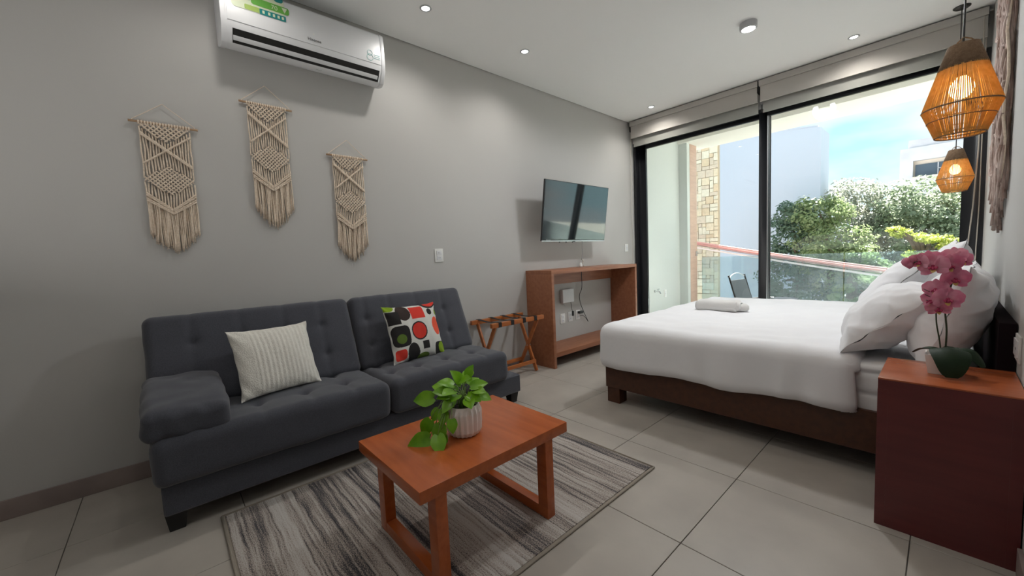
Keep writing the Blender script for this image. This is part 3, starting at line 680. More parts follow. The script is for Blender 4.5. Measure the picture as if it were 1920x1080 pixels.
for k in range(3): stems.tube([O(-.01, -.045, .118), O(-.02, -.075, .16-.02*k), O(-.02+.02*k, -.11, .12-.01*k), O(-.03+.025*k, -.125, .06)], .002, 5)
stems.build('stems', 'pothos_stem', pot, smooth=True)
# ================================================================== LUGGAGE RACK
lr = thing('luggage_rack', 'folding wooden luggage rack with black straps between sofa and console', 'luggage rack', (-2.84, 2.43, 0))
RY = (2.165, 2.705)
for i_, y_ in enumerate(RY):
    MB().bar((-2.672, y_, .545), (-2.965, y_, .004), .018, .034, (0, 0, 1)).build('leg', 'rack_wood', lr, bevel=.002)
    MB().bar((-2.960, y_+.020, .545), (-2.730, y_+.020, .004), .018, .034, (0, 0, 1)).build('leg', 'rack_wood', lr, bevel=.002)
    MB().tube([(-2.823, y_-.014, .258), (-2.823, y_+.034, .258)], .006, 10).build('pivot_bolt', 'silver', lr)
for x_ in (-2.665, -2.965): MB().box((x_-.016, 2.115, .535), (x_+.016, 2.775, .575)).build('top_rail', 'rack_wood', lr, bevel=.004)
for x_ in (-2.752, -2.925): MB().box((x_-.010, 2.165, .085), (x_+.010, 2.735, .118)).build('stretcher', 'rack_wood', lr, bevel=.002)
for k in range(4):
    y_ = 2.205+k*.15; s = MB()
    zz = [(-2.665, .533), (-2.647, .535), (-2.646, .577), (-2.665, .578), (-2.74, .569), (-2.815, .566), (-2.89, .569), (-2.965, .578), (-2.984, .577), (-2.983, .535), (-2.965, .533)]
    for (xa, za), (xb, zb) in zip(zz[:-1], zz[1:]): s.bar((xa, y_, za), (xb, y_, zb), .036, .0022, (.01, 0, 1) if abs(xa-xb) > .01 else (1, 0, 0))
    s.build('strap', 'strap_black', lr)
# ================================================================== CONSOLE
cn = thing('console_table', 'tall open wooden console table against the wall under the television', 'console table', (-2.815, 3.69, 0))
XC0, XC1 = -2.998, -2.63
MB().box((XC0, 2.885, 0), (XC1, 2.922, .965)).build('side_panel', 'console_wood', cn, bevel=.0015)
MB().box((XC0, 4.453, 0), (XC1, 4.490, .965)).build('side_panel', 'console_wood', cn, bevel=.0015)
MB().box((XC0, 2.885, .9655), (XC1+.001, 4.490, 1.005)).build('top', 'console_wood', cn, bevel=.0015)
MB().box((XC0, 2.9225, .825), (XC0+.02, 4.4525, .965)).build('back_rail', 'console_wood', cn)
MB().box((XC0, 2.9225, .112), (XC1-.001, 4.4525, .160)).build('shelf', 'console_wood', cn, bevel=.0015)
# ================================================================== TELEVISION
tv = thing('television', 'flat black television tilted on a wall bracket above the console', 'television', (-2.74, 3.47, 1.615), rot=(0, math.radians(7.56), 0))
hw, hh = .55, .311
MB().box((-.018, -hw, -hh), (.0, hw, hh)).build('bezel', 'black_plastic', tv, bevel=.003)
MB().box((.0, -hw+.007, -hh+.016), (.0015, hw-.007, hh-.007)).build('screen', 'screen_glass', tv)
MB().box((-.055, -hw+.10, -hh+.03), (-.018, hw-.10, hh-.20)).build('rear_housing', 'black_plastic', tv, bevel=.008)
MB().box((-.002, -hw, -hh-.004), (.003, hw, -hh+.006)).build('bottom_trim', 'silver', tv)
text_mesh('Hisense', .022, T(.0036, -.50, -hh+.002) @ Matrix.Rotation(PI/2, 4, 'Z') @ Matrix.Rotation(PI/2, 4, 'X') @ T(.05, .008, 0), 'plastic_grey', 'maker_lettering', tv, .0003)
for y_ in (-.26, -.15, -.04): MB().box((-.012, y_-.004, -hh-.018), (-.004, y_+.004, -hh-.002)).build('clip', 'black_plastic', tv)
MB().box((.0, -.045, -hh-.010), (.006, -.01, -hh)).build('sensor', 'black_plastic', tv)
MB().box((-.238, -.10, -.06), (-.230, .10, .06)).bar((-.235, 0, .0), (-.05, 0, -.02), .05, .06).box((-.07, -.14, -.12), (-.056, -.10, .08)).box((-.07, .10, -.12), (-.056, .14, .08)).build('wall_bracket', 'black_plastic', tv)
# leads and boxes by the console
def smoothpts(P, n=8):
    P = [Vector(p) for p in P]; out = []
    for i in range(len(P)-1):
        a, b, c, d = P[max(0, i-1)], P[i], P[i+1], P[min(len(P)-1, i+2)]
        for k in range(n):
            t = k/n; out.append(.5*((2*b)+(c-a)*t+(2*a-5*b+4*c-d)*t*t+(-a+3*b-3*c+d)*t**3))
    return out+[P[-1]]
tl = thing('television_lead', 'grey television power lead running down to the console top', 'cable', (-2.93, 3.80, 1.01))
MB().tube(smoothpts([(-2.83, 3.67, 1.36), (-2.90, 3.74, 1.27), (-2.94, 3.79, 1.17), (-2.955, 3.80, 1.08), (-2.96, 3.80, 1.01)]), .0035, 6).build('lead', 'plastic_grey', tl, smooth=True)
MB().tube(smoothpts([(-2.962, 3.80, 1.10), (-2.95, 3.815, 1.07), (-2.958, 3.795, 1.03), (-2.945, 3.82, 1.012)]), .008, 8).build('coiled_tie', 'cord_pale', tl, smooth=True)
MB().lathe([(.0001, .05), (.012, .048), (.022, .01), (.024, .0), (.0001, 0)], (-2.955, 3.775, 1.006), 16).build('cable_gland', 'outlet_white', tl, smooth=True)
t = thing('wifi_router', 'white square wireless box on the wall inside the console', 'router', (-2.98, 3.53, .67))
MB().box((-2.999, 3.425, .595), (-2.955, 3.630, .755)).build('case', 'plastic_white', t, bevel=.012, seg=3)
MB().tube(smoothpts([(-2.975, 3.585, .60), (-2.97, 3.590, .56), (-2.975, 3.60, .51), (-2.965, 3.61, .475)]), .0028, 6).build('lead', 'black_plastic', t)
MB().tube(smoothpts([(-2.98, 3.47, .60), (-2.975, 3.48, .555), (-2.975, 3.55, .52), (-2.97, 3.585, .49)]), .0018, 6).build('lead', 'plastic_grey', t)
MB().box((-2.975, 3.60, .425), (-2.955, 3.618, .485)).build('plug', 'black_plastic', t, bevel=.003)
def outlet(name, label, y0, y1, z0, z1, wall='L', mods=2, horiz=False):
    xw, s = (XL, 1) if wall == 'L' else (XR, -1)
    t = thing(name, label, 'outlet', (xw, (y0+y1)/2, (z0+z1)/2))
    MB().box((xw+s*.0005, y0, z0), (xw+s*.007, y1, z1)).build('cover_plate', 'outlet_white', t, bevel=.002)
    for k in range(mods):
        g = .006
        if horiz: a = y0+.012+(y1-y0-.024)*k/mods+g/2; b = y0+.012+(y1-y0-.024)*(k+1)/mods-g/2; c, d = z0+.018, z1-.018
        else: c = z0+.014+(z1-z0-.028)*k/mods+g/2; d = z0+.014+(z1-z0-.028)*(k+1)/mods-g/2; a, b = y0+.018, y1-.018
        mo = MB().box((xw+s*.006, a, c), (xw+s*.011, b, d)).build('module', 'plastic_white', t, bevel=.0015)
        h = MB(); ym = (a+b)/2; zm = (c+d)/2
        for q in (-.006, .006): h.box((xw+s*.0108, ym+q-.0012, zm-.005), (xw+s*.0114, ym+q+.0012, zm+.005))
        h.build('socket_slots', 'gap_dark', mo)
    return t
outlet('wall_outlet', 'white two-socket wall outlet above the sofa, between hanging and television', 1.787, 1.872, 1.143, 1.258)
outlet('light_switch', 'white light switch plate on the wall beside the window frame', 4.82, 4.90, 1.165, 1.27, mods=1)
outlet('wall_outlet', 'white outlet inside the console, left one of three in a row', 3.415, 3.495, .352, .468)
outlet('wall_outlet', 'white outlet inside the console, middle one of three with a black plug', 3.555, 3.635, .358, .474)
outlet('wall_outlet', 'white outlet inside the console, right one of three with an adapter', 3.70, 3.78, .362, .478)
outlet('wall_outlet', 'white triple outlet low on the right wall above the red nightstand', 2.37, 2.60, .665, .765, 'R', 3, True)
t = thing('power_adapter', 'black power adapter plugged in under the television with its lead', 'adapter', (-2.98, 3.76, .45))
MB().box((-2.989, 3.725, .435), (-2.955, 3.80, .465)).build('adapter_block', 'black_plastic', t, bevel=.004)
MB().tube(smoothpts([(-2.96, 3.79, .95), (-2.97, 3.80, .75), (-2.975, 3.755, .66), (-2.975, 3.77, .56), (-2.97, 3.84, .42), (-2.965, 3.90, .315), (-2.965, 3.85, .37), (-2.968, 3.80, .405), (-2.975, 3.76, .405)]), .0036, 6).build('lead', 'black_plastic', t, smooth=True)
# ================================================================== BED
bed = thing('bed', 'dark wooden king bed frame with white mattress by the window', 'bed', (-.8, 3.57, 0))
BY0, BY1, BX0, BX1 = 2.505, 4.64, -1.75, .128
MB().box((BX0, BY0, .118), (BX1, BY0+.035, .325)).build('side_board', 'bed_wood', bed, bevel=.002)
MB().box((BX0, BY1-.035, .118), (BX1, BY1, .325)).build('side_board', 'bed_wood', bed, bevel=.002)
MB().box((BX0, BY0+.035, .118), (BX0+.035, BY1-.035, .325)).build('foot_board', 'bed_wood', bed, bevel=.002)
MB().box((BX0+.035, BY0+.035, .20), (BX1, BY1-.035, .29)).build('slat_base', 'bed_wood', bed)
for x_ in (BX0+.008, -.0):
    for y_ in (BY0+.008, BY1-.108): MB().box((x_, y_, 0), (x_+.105, y_+.10, .118)).build('leg', 'bed_wood', bed, bevel=.002)
MB().box((.150, BY0-.015, .0), (XR-.002, BY1+.015, .80)).build('headboard', 'headboard_dark', bed, bevel=.004)
def matd(p, n):
    q = p.copy(); s = abs(n.z) < .7
    if s: q -= n*(.012*math.exp(-((p.z-.085)/.008)**2)+.012*math.exp(-((p.z+.02)/.008)**2))
    return q+n*wrk(p, .006, 5)
soft('mattress', 'mattress_cloth', bed, (1.84, 2.08, .265), .035, (30, 30, 24), T(-.80, 3.572, .424), matd)
# duvet: an open shell over the mattress
dv = MB
dc = Vector((-1.035, 3.565, .445)); DS = (1.53, 2.21, .335)
def duvd(p, n):
    q = p.copy(); wx, wy = p.x+dc.x, p.y+dc.y
    side = 1-abs(n.z)
    q += n*(.012*noise.noise(Vector((wx*3.2, wy*3.2, p.z*2)))+.006*noise.noise(Vector((wx*9, wy*9, p.z*3))))
    if n.z > .3:
        # soft creases running from the pillows across the top
        f = max(0, min(1, (wx+1.25)/.9)); q.z += f*.007*math.sin(wy*19+math.sin(wx*5)*2.2+wx*9)*max(0, noise.noise(Vector((wx*2, wy*2, 1)))+.45)
    if n.y < -.3 or n.x < -.3:
        hang = max(0, (.10-p.z))/.27
        q += Vector((n.x, n.y, 0))*(.020*hang+.009*math.sin((wx*1.0-wy)*17+math.sin(wx*6)*2)*hang)
        q.z -= (.028*hang)*(1-max(0, min(1, (wx+1.7)/1.2)))-.010*math.sin(wx*9)*hang
        if wx > -.62: q += Vector((0, -1, 0))*(.010*math.sin((wx+.62)*38))*hang
    return q
duv = soft('duvet', 'cotton_white', None, DS, .085, (100, 130, 30), T(*dc), duvd, cut=lambda c, n: n.z < -.6 or (n.x > .75 and c.z < .07), solid=.018)
tag(duv, 'smooth white duvet spread over the bed, hanging down its side', 'duvet')
def bpillow(c, up, w, h, t, seed, label, yaw=0, fold=0):
    o = pillow_mesh('pillow', w, h, t, 'cotton_white', 72, .08, None, puff=3.0, ear=.08, seed=seed, wr=1)
    r = Vector((math.sin(yaw), -math.cos(yaw), 0)); orient(o, c, r, up)
    return tag(o, label, 'pillow')
bpillow((-.200, 2.85, .755), (.74, 0, .67), .64, .42, .25, 1.3, 'white pillow nearest the camera, lying slanted in front of another', .06)
bpillow((.022, 2.80, .790), (.28, 0, .96), .62, .46, .24, 4.1, 'white pillow standing behind the nightstand orchid against the headboard', -.05)
bpillow((-.205, 3.72, .835), (.64, 0, .77), .66, .54, .24, 7.7, 'far white pillow slanted in the row in front, towards the window', -.05)
bpillow((-.02, 3.66, .850), (.27, 0, .96), .66, .56, .20, 9.2, 'far white pillow standing against the headboard towards the window', .04)
# towel roll
tw = thing('folded_towel', 'white folded towel rolled up on the duvet near the bed foot', 'towel', (-1.31, 3.60, .615))
def towd(p, n):
    q = p.copy(); s = abs(n.x)
    q += n*wrk(p, .005, 14)
    if n.x > .5: q.x += .020*math.cos(math.hypot(p.y, p.z*1.6)*130)*.35
    return q
soft('towel_body', 'towel', tw, (.36, .15, .090), .036, (30, 18, 12), T(-1.325, 3.60, .655) @ Matrix.Rotation(math.radians(2), 4, 'Z'), towd)
soft('towel_end_fold', 'towel', tw, (.10, .12, .060), .026, (12, 14, 10), T(-1.155, 3.63, .645) @ Matrix.Rotation(math.radians(28), 4, 'Z'), towd)
# ================================================================== NIGHTSTAND
ns = thing('nightstand', 'dark red-brown wooden nightstand beside the bed in the foreground', 'nightstand', (.01, 2.29, 0))
NX0, NX1, NY0, NY1 = -.168, .196, 2.083, 2.478
MB().box((NX0, NY0, .604), (NX1, NY1, .610)).build('top', 'night_wood_lit', ns, bevel=.0012)
MB().box((NX0+.0005, NY0+.0005, .565), (NX1, NY1, .604)).build('top_frame', 'night_wood_shaded', ns)
MB().box((NX0, NY0, .0), (NX0+.03, NY1, .565)).build('side_panel', 'night_wood_shaded', ns)
MB().box((NX1-.03, NY0, .0), (NX1, NY1, .565)).build('side_panel', 'night_wood_shaded', ns)
MB().box((NX0+.03, NY0+.0005, .0), (NX1-.03, NY0+.02, .565)).build('front_panel', 'night_wood_shaded', ns)
MB().box((NX0+.03, NY0+.02, .30), (NX1-.03, NY1, .32)).build('shelf', 'night_wood_shaded', ns)
# ================================================================== ORCHID
oc = Vector((.004, 2.305, .610))
orch = thing('potted_orchid', 'pink orchid in a small square white pot on the nightstand', 'plant', oc)
pm = MB(); h0, h1 = .041, .051
pm.add([(oc.x+sx*h, oc.y+sy*h, oc.z+z) for h, z in ((h0, 0), (h1, .078), (h1-.005, .078), (h1-.008, .062)) for sx, sy in ((-1,-1),(1,-1),(1,1),(-1,1))],
       [(3,2,1,0)]+[(r*4+k, r*4+(k+1) % 4, r*4+4+(k+1) % 4, r*4+4+k) for r in range(3) for k in range(4)]+[(12,13,14,15)])
pm.build('pot', 'ceramic', orch, bevel=.003)
def strap_leaf(p, pts, W_, m='orchid_leaf'):
    P = smoothpts([oc+Vector(q) for q in pts], 5); vs = []; fs = []; n = len(P)
    for i, q in enumerate(P):
        s = i/(n-1); w_ = W_*max(.04, math.sin(PI*(.10+.86*s))**.6); t = (P[min(i+1, n-1)]-P[max(i-1, 0)]).normalized()
        r = Vector(p).normalized(); nn = r.cross(t).normalized()
        for k in (-1, -.5, 0, .5, 1): vs.append(q+r*w_*k+nn*(-.25*w_*(1-abs(k))+.0))
    for i in range(n-1):
        for j in range(4): a = i*5+j; fs.append((a, a+1, a+6, a+5))
    k = len(vs); vs2 = [v+Vector((0, 0, -.0015)) for v in vs]
    MB().add(vs+vs2, fs+[tuple(x+k for x in f[::-1]) for f in fs]).build('leaf', m, orch, smooth=True)
strap_leaf((1, .2, 0), [(0, 0, .085), (.012, -.04, .100), (.022, -.088, .075), (.024, -.105, .010)], .055)
strap_leaf((.4, 1, 0), [(0, 0, .085), (-.03, -.01, .100), (-.06, -.015, .098), (-.085, -.02, .078)], .024)
strap_leaf((.5, 1, .2), [(0, 0, .085), (.035, -.005, .097), (.07, -.01, .092), (.105, -.015, .045)], .034)
strap_leaf((1, -.5, 0), [(0, 0, .08), (.02, .03, .10), (.03, .05, .10)], .022)
MB().tube(smoothpts([oc+Vector(q) for q in ((.004, 0, .07), (.006, 0, .17), (.000, 0, .26), (.010, 0, .34), (.020, -.01, .40), (.0, -.03, .445), (-.04, -.045, .455), (-.09, -.05, .448))]), .0030, 7).build('stem', 'orchid_stem', orch, smooth=True)
MB().tube(smoothpts([oc+Vector(q) for q in ((-.006, 0, .07), (-.012, 0, .13), (-.022, -.005, .20), (-.025, -.01, .26))]), .0024, 7).build('stem', 'orchid_stem', orch, smooth=True)
def petal_geo(L_, W_, n=6, cup=.25, tipround=.5):
    vs = []; fs = []
    for i in range(n+1):
        s = i/n; wd = W_*(math.sin(PI*(.05+.93*s))**tipround) if i < n else W_*.12
        if i == 0: wd = W_*.15
        for t in (-1, -.5, 0, .5, 1): vs.append((wd*t, L_*s, cup*L_*s*s*(1)-.15*wd*t*t))
    for i in range(n):
        for j in range(4): a = i*5+j; fs.append((a, a+1, a+6, a+5))
    return vs, fs
def add_petal(fl, M, L_, W_, ang, m='petal', cup=.2, tr=.5):
    vs, fs = petal_geo(L_, W_, 6, cup, tr); R = M @ Matrix.Rotation(ang, 4, 'Z')
    q = [R @ Vector(v) for v in vs]; q2 = [R @ (Vector(v)-Vector((0, 0, .0008))) for v in vs]; k = len(q)
    MB().add(q+q2, fs+[tuple(x+k for x in f[::-1]) for f in fs]).build('petal', m, fl, smooth=True)
def flower(p, nrm, s, roll=0):
    n = Vector(nrm).normalized(); x = n.cross(Vector((0, 0, 1))).normalized()*-1; x = Vector((0, 0, 1)).cross(n).normalized(); y = n.cross(x)
    M = Matrix(((x.x, y.x, n.x, p[0]), (x.y, y.y, n.y, p[1]), (x.z, y.z, n.z, p[2]), (0, 0, 0, 1))) @ Matrix.Rotation(roll, 4, 'Z')
    core = MB()
    for a, b, r in (((0, 0, -.004), (0, .001, .010), .004), ((0, -.002, .006), (0, -.013, .010), .0045)): core.tube([M @ (Vector(a)*s), M @ (Vector(b)*s)], r*s, 7)
    for sx in (-1, 1): core.tube([M @ (Vector((0, -.003, .005))*s), M @ (Vector((sx*.009, -.006, .011))*s), M @ (Vector((sx*.007, -.012, .016))*s)], [.003*s, .0045*s, .001], 6)
    f = core.build('flower', 'petal_core', orch, smooth=True)
    for a, L_, W_, tr in ((0, .040, .014, .6), (125, .040, .014, .6), (-125, .040, .014, .6)): add_petal(f, M, L_*s, W_*s, math.radians(a), cup=.10, tr=tr)
    M2 = M @ T(0, 0, .0018*s)
    for a in (66, -66): add_petal(f, M2, .042*s, .026*s, math.radians(a), cup=.15, tr=.42)
    add_petal(f, M @ T(0, -.006*s, .008*s), .016*s, .007*s, PI, 'lip_yellow', .5, .6)
def op(u, v, dy=0): return (-.032+(u-1750)*.00136, 2.275+dy, 1.04-(v-500)*.00208+(u-1750)*.00012)
F_ = [(-.068, -.040, 1.061, (-.6, -.8, -.1), .85), (-.030, -.045, 1.043, (-.3, -.9, .05), 1.2), (-.045, -.02, 1.068, (-.1, -.8, .4), 1.0), (.008, -.03, 1.046, (.5, -.9, -.1), 1.1),
      (.022, .02, 1.078, (-.1, -.9, .3), .95), (.040, .02, 1.062, (.5, -.8, .1), .9), (.025, -.02, .992, (.35, -.9, -.1), 1.1),
      (-.022, -.02, .950, (-.4, -.85, .15), 1.05), (.008, -.035, .915, (.3, -.9, .0), 1.15), (-.034, -.02, .905, (-.6, -.7, -.1), .9), (-.014, -.02, .875, (.0, -.9, -.35), .95)]
for i_, (x_, dy_, z_, n_, s_) in enumerate(F_): flower((x_, 2.295+dy_, z_), n_, s_, ps.uniform(-.25, .25))
for (x_, z_, r_) in ((-.108, 1.060, .016), (-.090, 1.072, .014), (-.098, 1.048, .013)):
    MB().lathe([(.0001, -r_*1.3), (r_*.7, -r_*.7), (r_, 0), (r_*.75, r_*.8), (.0001, r_*1.25)], (x_, 2.262, z_), 10).build('flower_bud', 'petal', orch, smooth=True)
bs = MB()
for k in range(4): bs.tube([(-.028, 2.28, .872+k*.02), (-.045-.004*k, 2.27, .885+k*.022)], .0014, 5)
bs.build('bud_stalk', 'orchid_stem', orch)
# ================================================================== BALCONY
bf = struct('floor_balcony', MB().box((-3.2, 5.21, -.15), (1.6, 7.3, -.012)), 'grout')
kx = 0
for i_ in range(8):
    for j_ in range(4):
        x0, y0 = -3.2+i_*.6, 5.22+j_*.52
        oo = MB().box((x0+.003, y0+.003, -.012), (x0+.597, y0+.517, -.004)).build('floor_tile', 'tile_out', bf); 
struct('wall_balcony_left', MB().box((-3.25, 5.2, -.15), (-3.0, 6.50, 3.2)), 'white_paint')
struct('wall_balcony_right', MB().box((1.6, 5.0, -.15), (1.8, 7.3, 3.2)), 'white_paint')
struct('wall_balcony_back', MB().box((XR+.15, 5.1, -.15), (1.6, 5.2, 3.2)), 'white_paint')
struct('column_balcony', MB().box((-3.25, 6.50, -.15), (-2.865, 6.60, 3.0)), 'white_paint')
struct('ceiling_balcony', MB().box((-3.25, 5.2, 2.955), (1.8, 7.15, 3.2)).box((-3.25, 6.45, 2.885), (1.8, 7.15, 2.955)), 'soffit_white')
d2 = struct('door_2', MB().box((-2.905, 6.602, -.01), (-2.862, 6.86, 2.882)), 'door_wood', bevel=.003)
MB().box((-2.864, 6.80, 1.04), (-2.848, 6.85, 1.12)).build('latch_plate', 'silver', d2, bevel=.002)
MB().tube([(-2.85, 6.825, 1.085), (-2.82, 6.825, 1.085), (-2.815, 6.79, 1.085)], .007, 8).build('door_handle', 'chrome', d2)
t = thing('downlight_outdoor', 'round white recessed lamp in the balcony ceiling', 'lamp', (-1.05, 6.8, 2.885))
MB().lathe([(.0001, -.004), (.05, -.004), (.055, 0)], (-1.05, 6.8, 2.885), 24).build('trim_ring', 'plastic_white', t, smooth=True)
t = thing('garden_tap', 'small chrome water tap on the white balcony wall', 'tap', (-3.0, 5.63, .53))
MB().tube(smoothpts([(-2.995, 5.63, .535), (-2.95, 5.63, .535), (-2.915, 5.63, .53), (-2.90, 5.63, .50)]), .011, 10).tube([(-2.94, 5.63, .535), (-2.94, 5.63, .565)], .006, 8).build('spout', 'chrome', t, smooth=True)
MB().bar((-2.94, 5.60, .568), (-2.94, 5.665, .568), .014, .008).build('tap_handle', 'chrome', t, bevel=.002)
MB().tube([(-2.999, 5.63, .535), (-2.990, 5.63, .535)], .020, 16).build('wall_flange', 'chrome', t)
outlet('outdoor_outlet', 'white covered outlet on the balcony wall, right of the tap', 5.93, 6.01, .41, .53, mods=1)
# glass railing
rl = thing('glass_railing', 'greenish frameless glass balcony railing panels with clamps', 'railing', (-.8, 7.05, 0))
for i_, (x0, x1) in enumerate(((-2.855, -1.90), (-1.885, -.95), (-.935, .45), (.465, 1.59))):
    MB().box((x0, 7.04, .03), (x1, 7.052, 1.012)).build('glass_panel', 'rail_glass', rl)
    for xx in (x0+.12, x1-.12): MB().box((xx-.03, 7.025, -.004), (xx+.03, 7.067, .09)).build('clamp', 'silver', rl, bevel=.003)
# patio chair
ch = thing('patio_chair', 'dark grey mesh patio chair standing on the balcony', 'chair', (-1.755, 5.95, -.004), rot=(0, 0, math.radians(80)))
def chair_parts():
    W_ = .20; fr = MB()
    bl_ = [(-.235, .74), (-.215, .66), (-.10, .34)]       # (y back, z)
    for sx in (-1, 1):
        fr.tube(smoothpts([(sx*W_-.0, .20, .755), (sx*W_, .10, .42), (sx*W_, .06, .35), (sx*W_, -.30, .37), (sx*W_, -.34, .30), (sx*W_, -.36, .006)]), .011, 8)
        fr.tube(smoothpts([(sx*W_, .02, .36), (sx*W_, .16, .18), (sx*W_, .24, .006)]), .011, 8)
        MB().tube(smoothpts([(sx*(W_+.01), .11, .43), (sx*(W_+.02), -.10, .455), (sx*(W_+.02), -.24, .44), (sx*(W_+.01), -.33, .36)]), .010, 8).build('arm', 'metal_black', ch, smooth=True)
        MB().lathe([(.0001, .014), (.013, .012), (.014, -.01), (.0001, -.012)], (sx*W_, .203, .762), 12).build('post_cap', 'metal_black', ch, smooth=True)
    fr.build('frame', 'metal_black', ch, smooth=True)
    MB().tube(smoothpts([(-W_, .197, .745), (-.10, .203, .785), (0, .206, .80), (.10, .203, .785), (W_, .197, .745)]), .006, 8).build('top_bar', 'silver', ch, smooth=True)
    pts = smoothpts([(0, .183, .705), (0, .09, .42), (0, .04, .355), (0, -.14, .345), (0, -.31, .365)], 5); vs = []; fs = []
    for p in pts: vs += [(-W_+.005, p[1], p[2]), (W_-.005, p[1], p[2]), (W_-.005, p[1]+.003, p[2]+.003), (-W_+.005, p[1]+.003, p[2]+.003)]
    n = len(pts)
    for i in range(n-1):
        for k in range(4): fs.append((i*4+k, i*4+(k+1) % 4, i*4+4+(k+1) % 4, i*4+4+k))
    fs += [(0, 1, 2, 3), tuple(4*(n-1)+k for k in (3, 2, 1, 0))]
    MB().add(vs, fs).build('sling', 'sling_grey', ch)
chair_parts()
pt = thing('patio_table', 'low round dark patio table on the balcony by the window mullion', 'table', (-1.34, 5.78, -.004))
MB().lathe([(.0001, .470), (.135, .470), (.14, .474), (.14, .486), (.135, .490), (.0001, .490)], (-1.34, 5.78, 0), 40).build('tabletop', 'matte_dark', pt, smooth=True)
MB().tube([(-1.34+.14*math.cos(a), 5.78+.14*math.sin(a), .488) for a in np.linspace(0, 2*PI, 41)], .006, 6, caps=False).build('rim', 'matte_dark', pt, smooth=True)
for a in (.5, 2.6, 4.7): MB().tube([(-1.34+.05*math.cos(a), 5.78+.05*math.sin(a), .47), (-1.34+.12*math.cos(a), 5.78+.12*math.sin(a), .0)], .010, 8).build('leg', 'metal_black', pt)
# ================================================================== OUTSIDE
struct('ground', MB().box((-60, 7.6, -7.2), (60, 120, -7.0)), 'ground')
# stone-clad wall of the neighbour
sw = thing('stone_wall', 'tan stone-clad neighbouring wall beyond the balcony door', 'wall', (-3.6, 9.2, -7))
MB().box((-4.60, 9.02, -7), (-3.312, 9.12, 4.2)).build('wall_core', 'stone_joint', sw)
MB().box((-4.60, 9.0, -7), (-3.312, 9.02, .15)).box((-4.60, 9.0, 3.72), (-3.312, 9.02, 4.2)).build('wall_face', 'stone_0', sw)
sr = random.Random(3); gw = .082; nx, nz_n = 9, 43; occ = [[0]*nx for _ in range(nz_n)]
for j in range(nz_n):
    for i in range(nx):
        if occ[j][i]: continue
        for (a, b) in sr.sample([(1, 1), (2, 1), (2, 2), (1, 2), (2, 1), (3, 2), (2, 2)], 7)+[(1, 1)]:
            if i+a <= nx and j+b <= nz_n and all(not occ[j+q][i+p] for p in range(a) for q in range(b)): break
        for p in range(a):
            for q in range(b): occ[j+q][i+p] = 1
        x0 = -4.05+i*gw; z0 = .16+j*gw; d = sr.uniform(.006, .020); e = .0045
        j_ = lambda: sr.uniform(-.004, .004)
        vs = [(x0+e+j_(), 9.0-d+j_(), z0+e+j_()), (x0+a*gw-e+j_(), 9.0-d+j_(), z0+e+j_()), (x0+a*gw-e+j_(), 9.0-d+j_(), z0+b*gw-e+j_()), (x0+e+j_(), 9.0-d+j_(), z0+b*gw-e+j_())]
        vs += [(v[0], 9.03, v[2]) for v in vs]
        MB().add(vs, [(0,1,2,3),(7,6,5,4),(0,4,5,1),(1,5,6,2),(2,6,7,3),(3,7,4,0)]).build('stone', 'stone_%d' % sr.randrange(4), sw)
# pale blue-white blank gable
gb = thing('neighbour_house', 'tall blank bluish-white building wall behind the trees, left of the sky', 'building', (-8, 16, -7))
gp = [(-14, -7), (-2.42, -7), (-2.42, 4.40), (-2.50, 4.43), (-4.6, 4.72), (-14, 5.6)]
MB().prism(gp, 14.0, 15.1).build('wall', 'stucco_blue', gb)
MB().prism([(-2.50, 4.43), (-4.6, 4.72), (-14, 5.6), (-14, 5.66), (-4.6, 4.77), (-2.50, 4.47)], 13.98, 15.12).build('parapet_coping', 'stucco_blue', gb)
# distant apartment building
fb = thing('apartment_building', 'distant grey-white apartment block with a wide dark window above the trees', 'building', (1, 33, -7))
MB().box((-1.80, 30, -7), (9, 36, 4.42)).box((-1.80, 30.0, 5.30), (9, 36, 5.98)).box((-1.80, 30, 4.42), (-1.30, 36, 5.30)).box((-.02, 30, 4.42), (9, 36, 5.30)).build('wall', 'concrete_far', fb)
MB().box((-1.30, 30.35, 4.42), (-.02, 30.5, 5.30)).build('recess_wall', 'far_trim', fb)
MB().box((-1.50, 30.1, 5.98), (9, 36, 6.40)).box((1.2, 30.5, 6.40), (6, 35, 6.85)).build('roof_parapet', 'concrete_far', fb)
wf = MB().box((-1.22, 30.28, 4.48), (-.08, 30.34, 5.10)).build('window', 'far_glass', fb)
MB().box((-.42, 30.22, 4.48), (-.38, 30.29, 5.10)).box((-.42, 30.22, 4.78), (-.08, 30.29, 4.81)).build('window_bars', 'concrete_far', wf)
MB().box((-1.32, 29.85, 4.34), (.0, 30.05, 4.44)).build('window_ledge', 'far_trim', fb)
MB().box((-1.80, 29.9, 3.0), (9, 30.02, 3.5)).build('balcony_band', 'far_trim', fb)
# street cables
def cable(z0, z1, r, m, label, dy=0):
    P = [(-5.6, 8.55+dy, z0+.46)]+[(-5.6+(8.2)*s, 8.55+dy, (z0+.46)+(z1-.50-z0)*s-.10*math.sin(PI*s)) for s in np.linspace(.06, 1, 20)]
    o = MB().tube(P, r, 8).build('street_cable', m, None, smooth=True); tag(o, label, 'cable', 'pink street cables sagging past the railing'); return o
cable(1.31, .22, .017, 'cable_pink', 'upper pink street cable sagging across the window view')
cable(1.275, .175, .023, 'cable_pink', 'thick pink street cable just under the upper one', .05)
cable(1.245, .135, .009, 'cable_dark', 'thin dark street cable between the pink ones', .02)
cable(1.20, .085, .018, 'cable_pale', 'lowest pale pink street cable in the bundle')
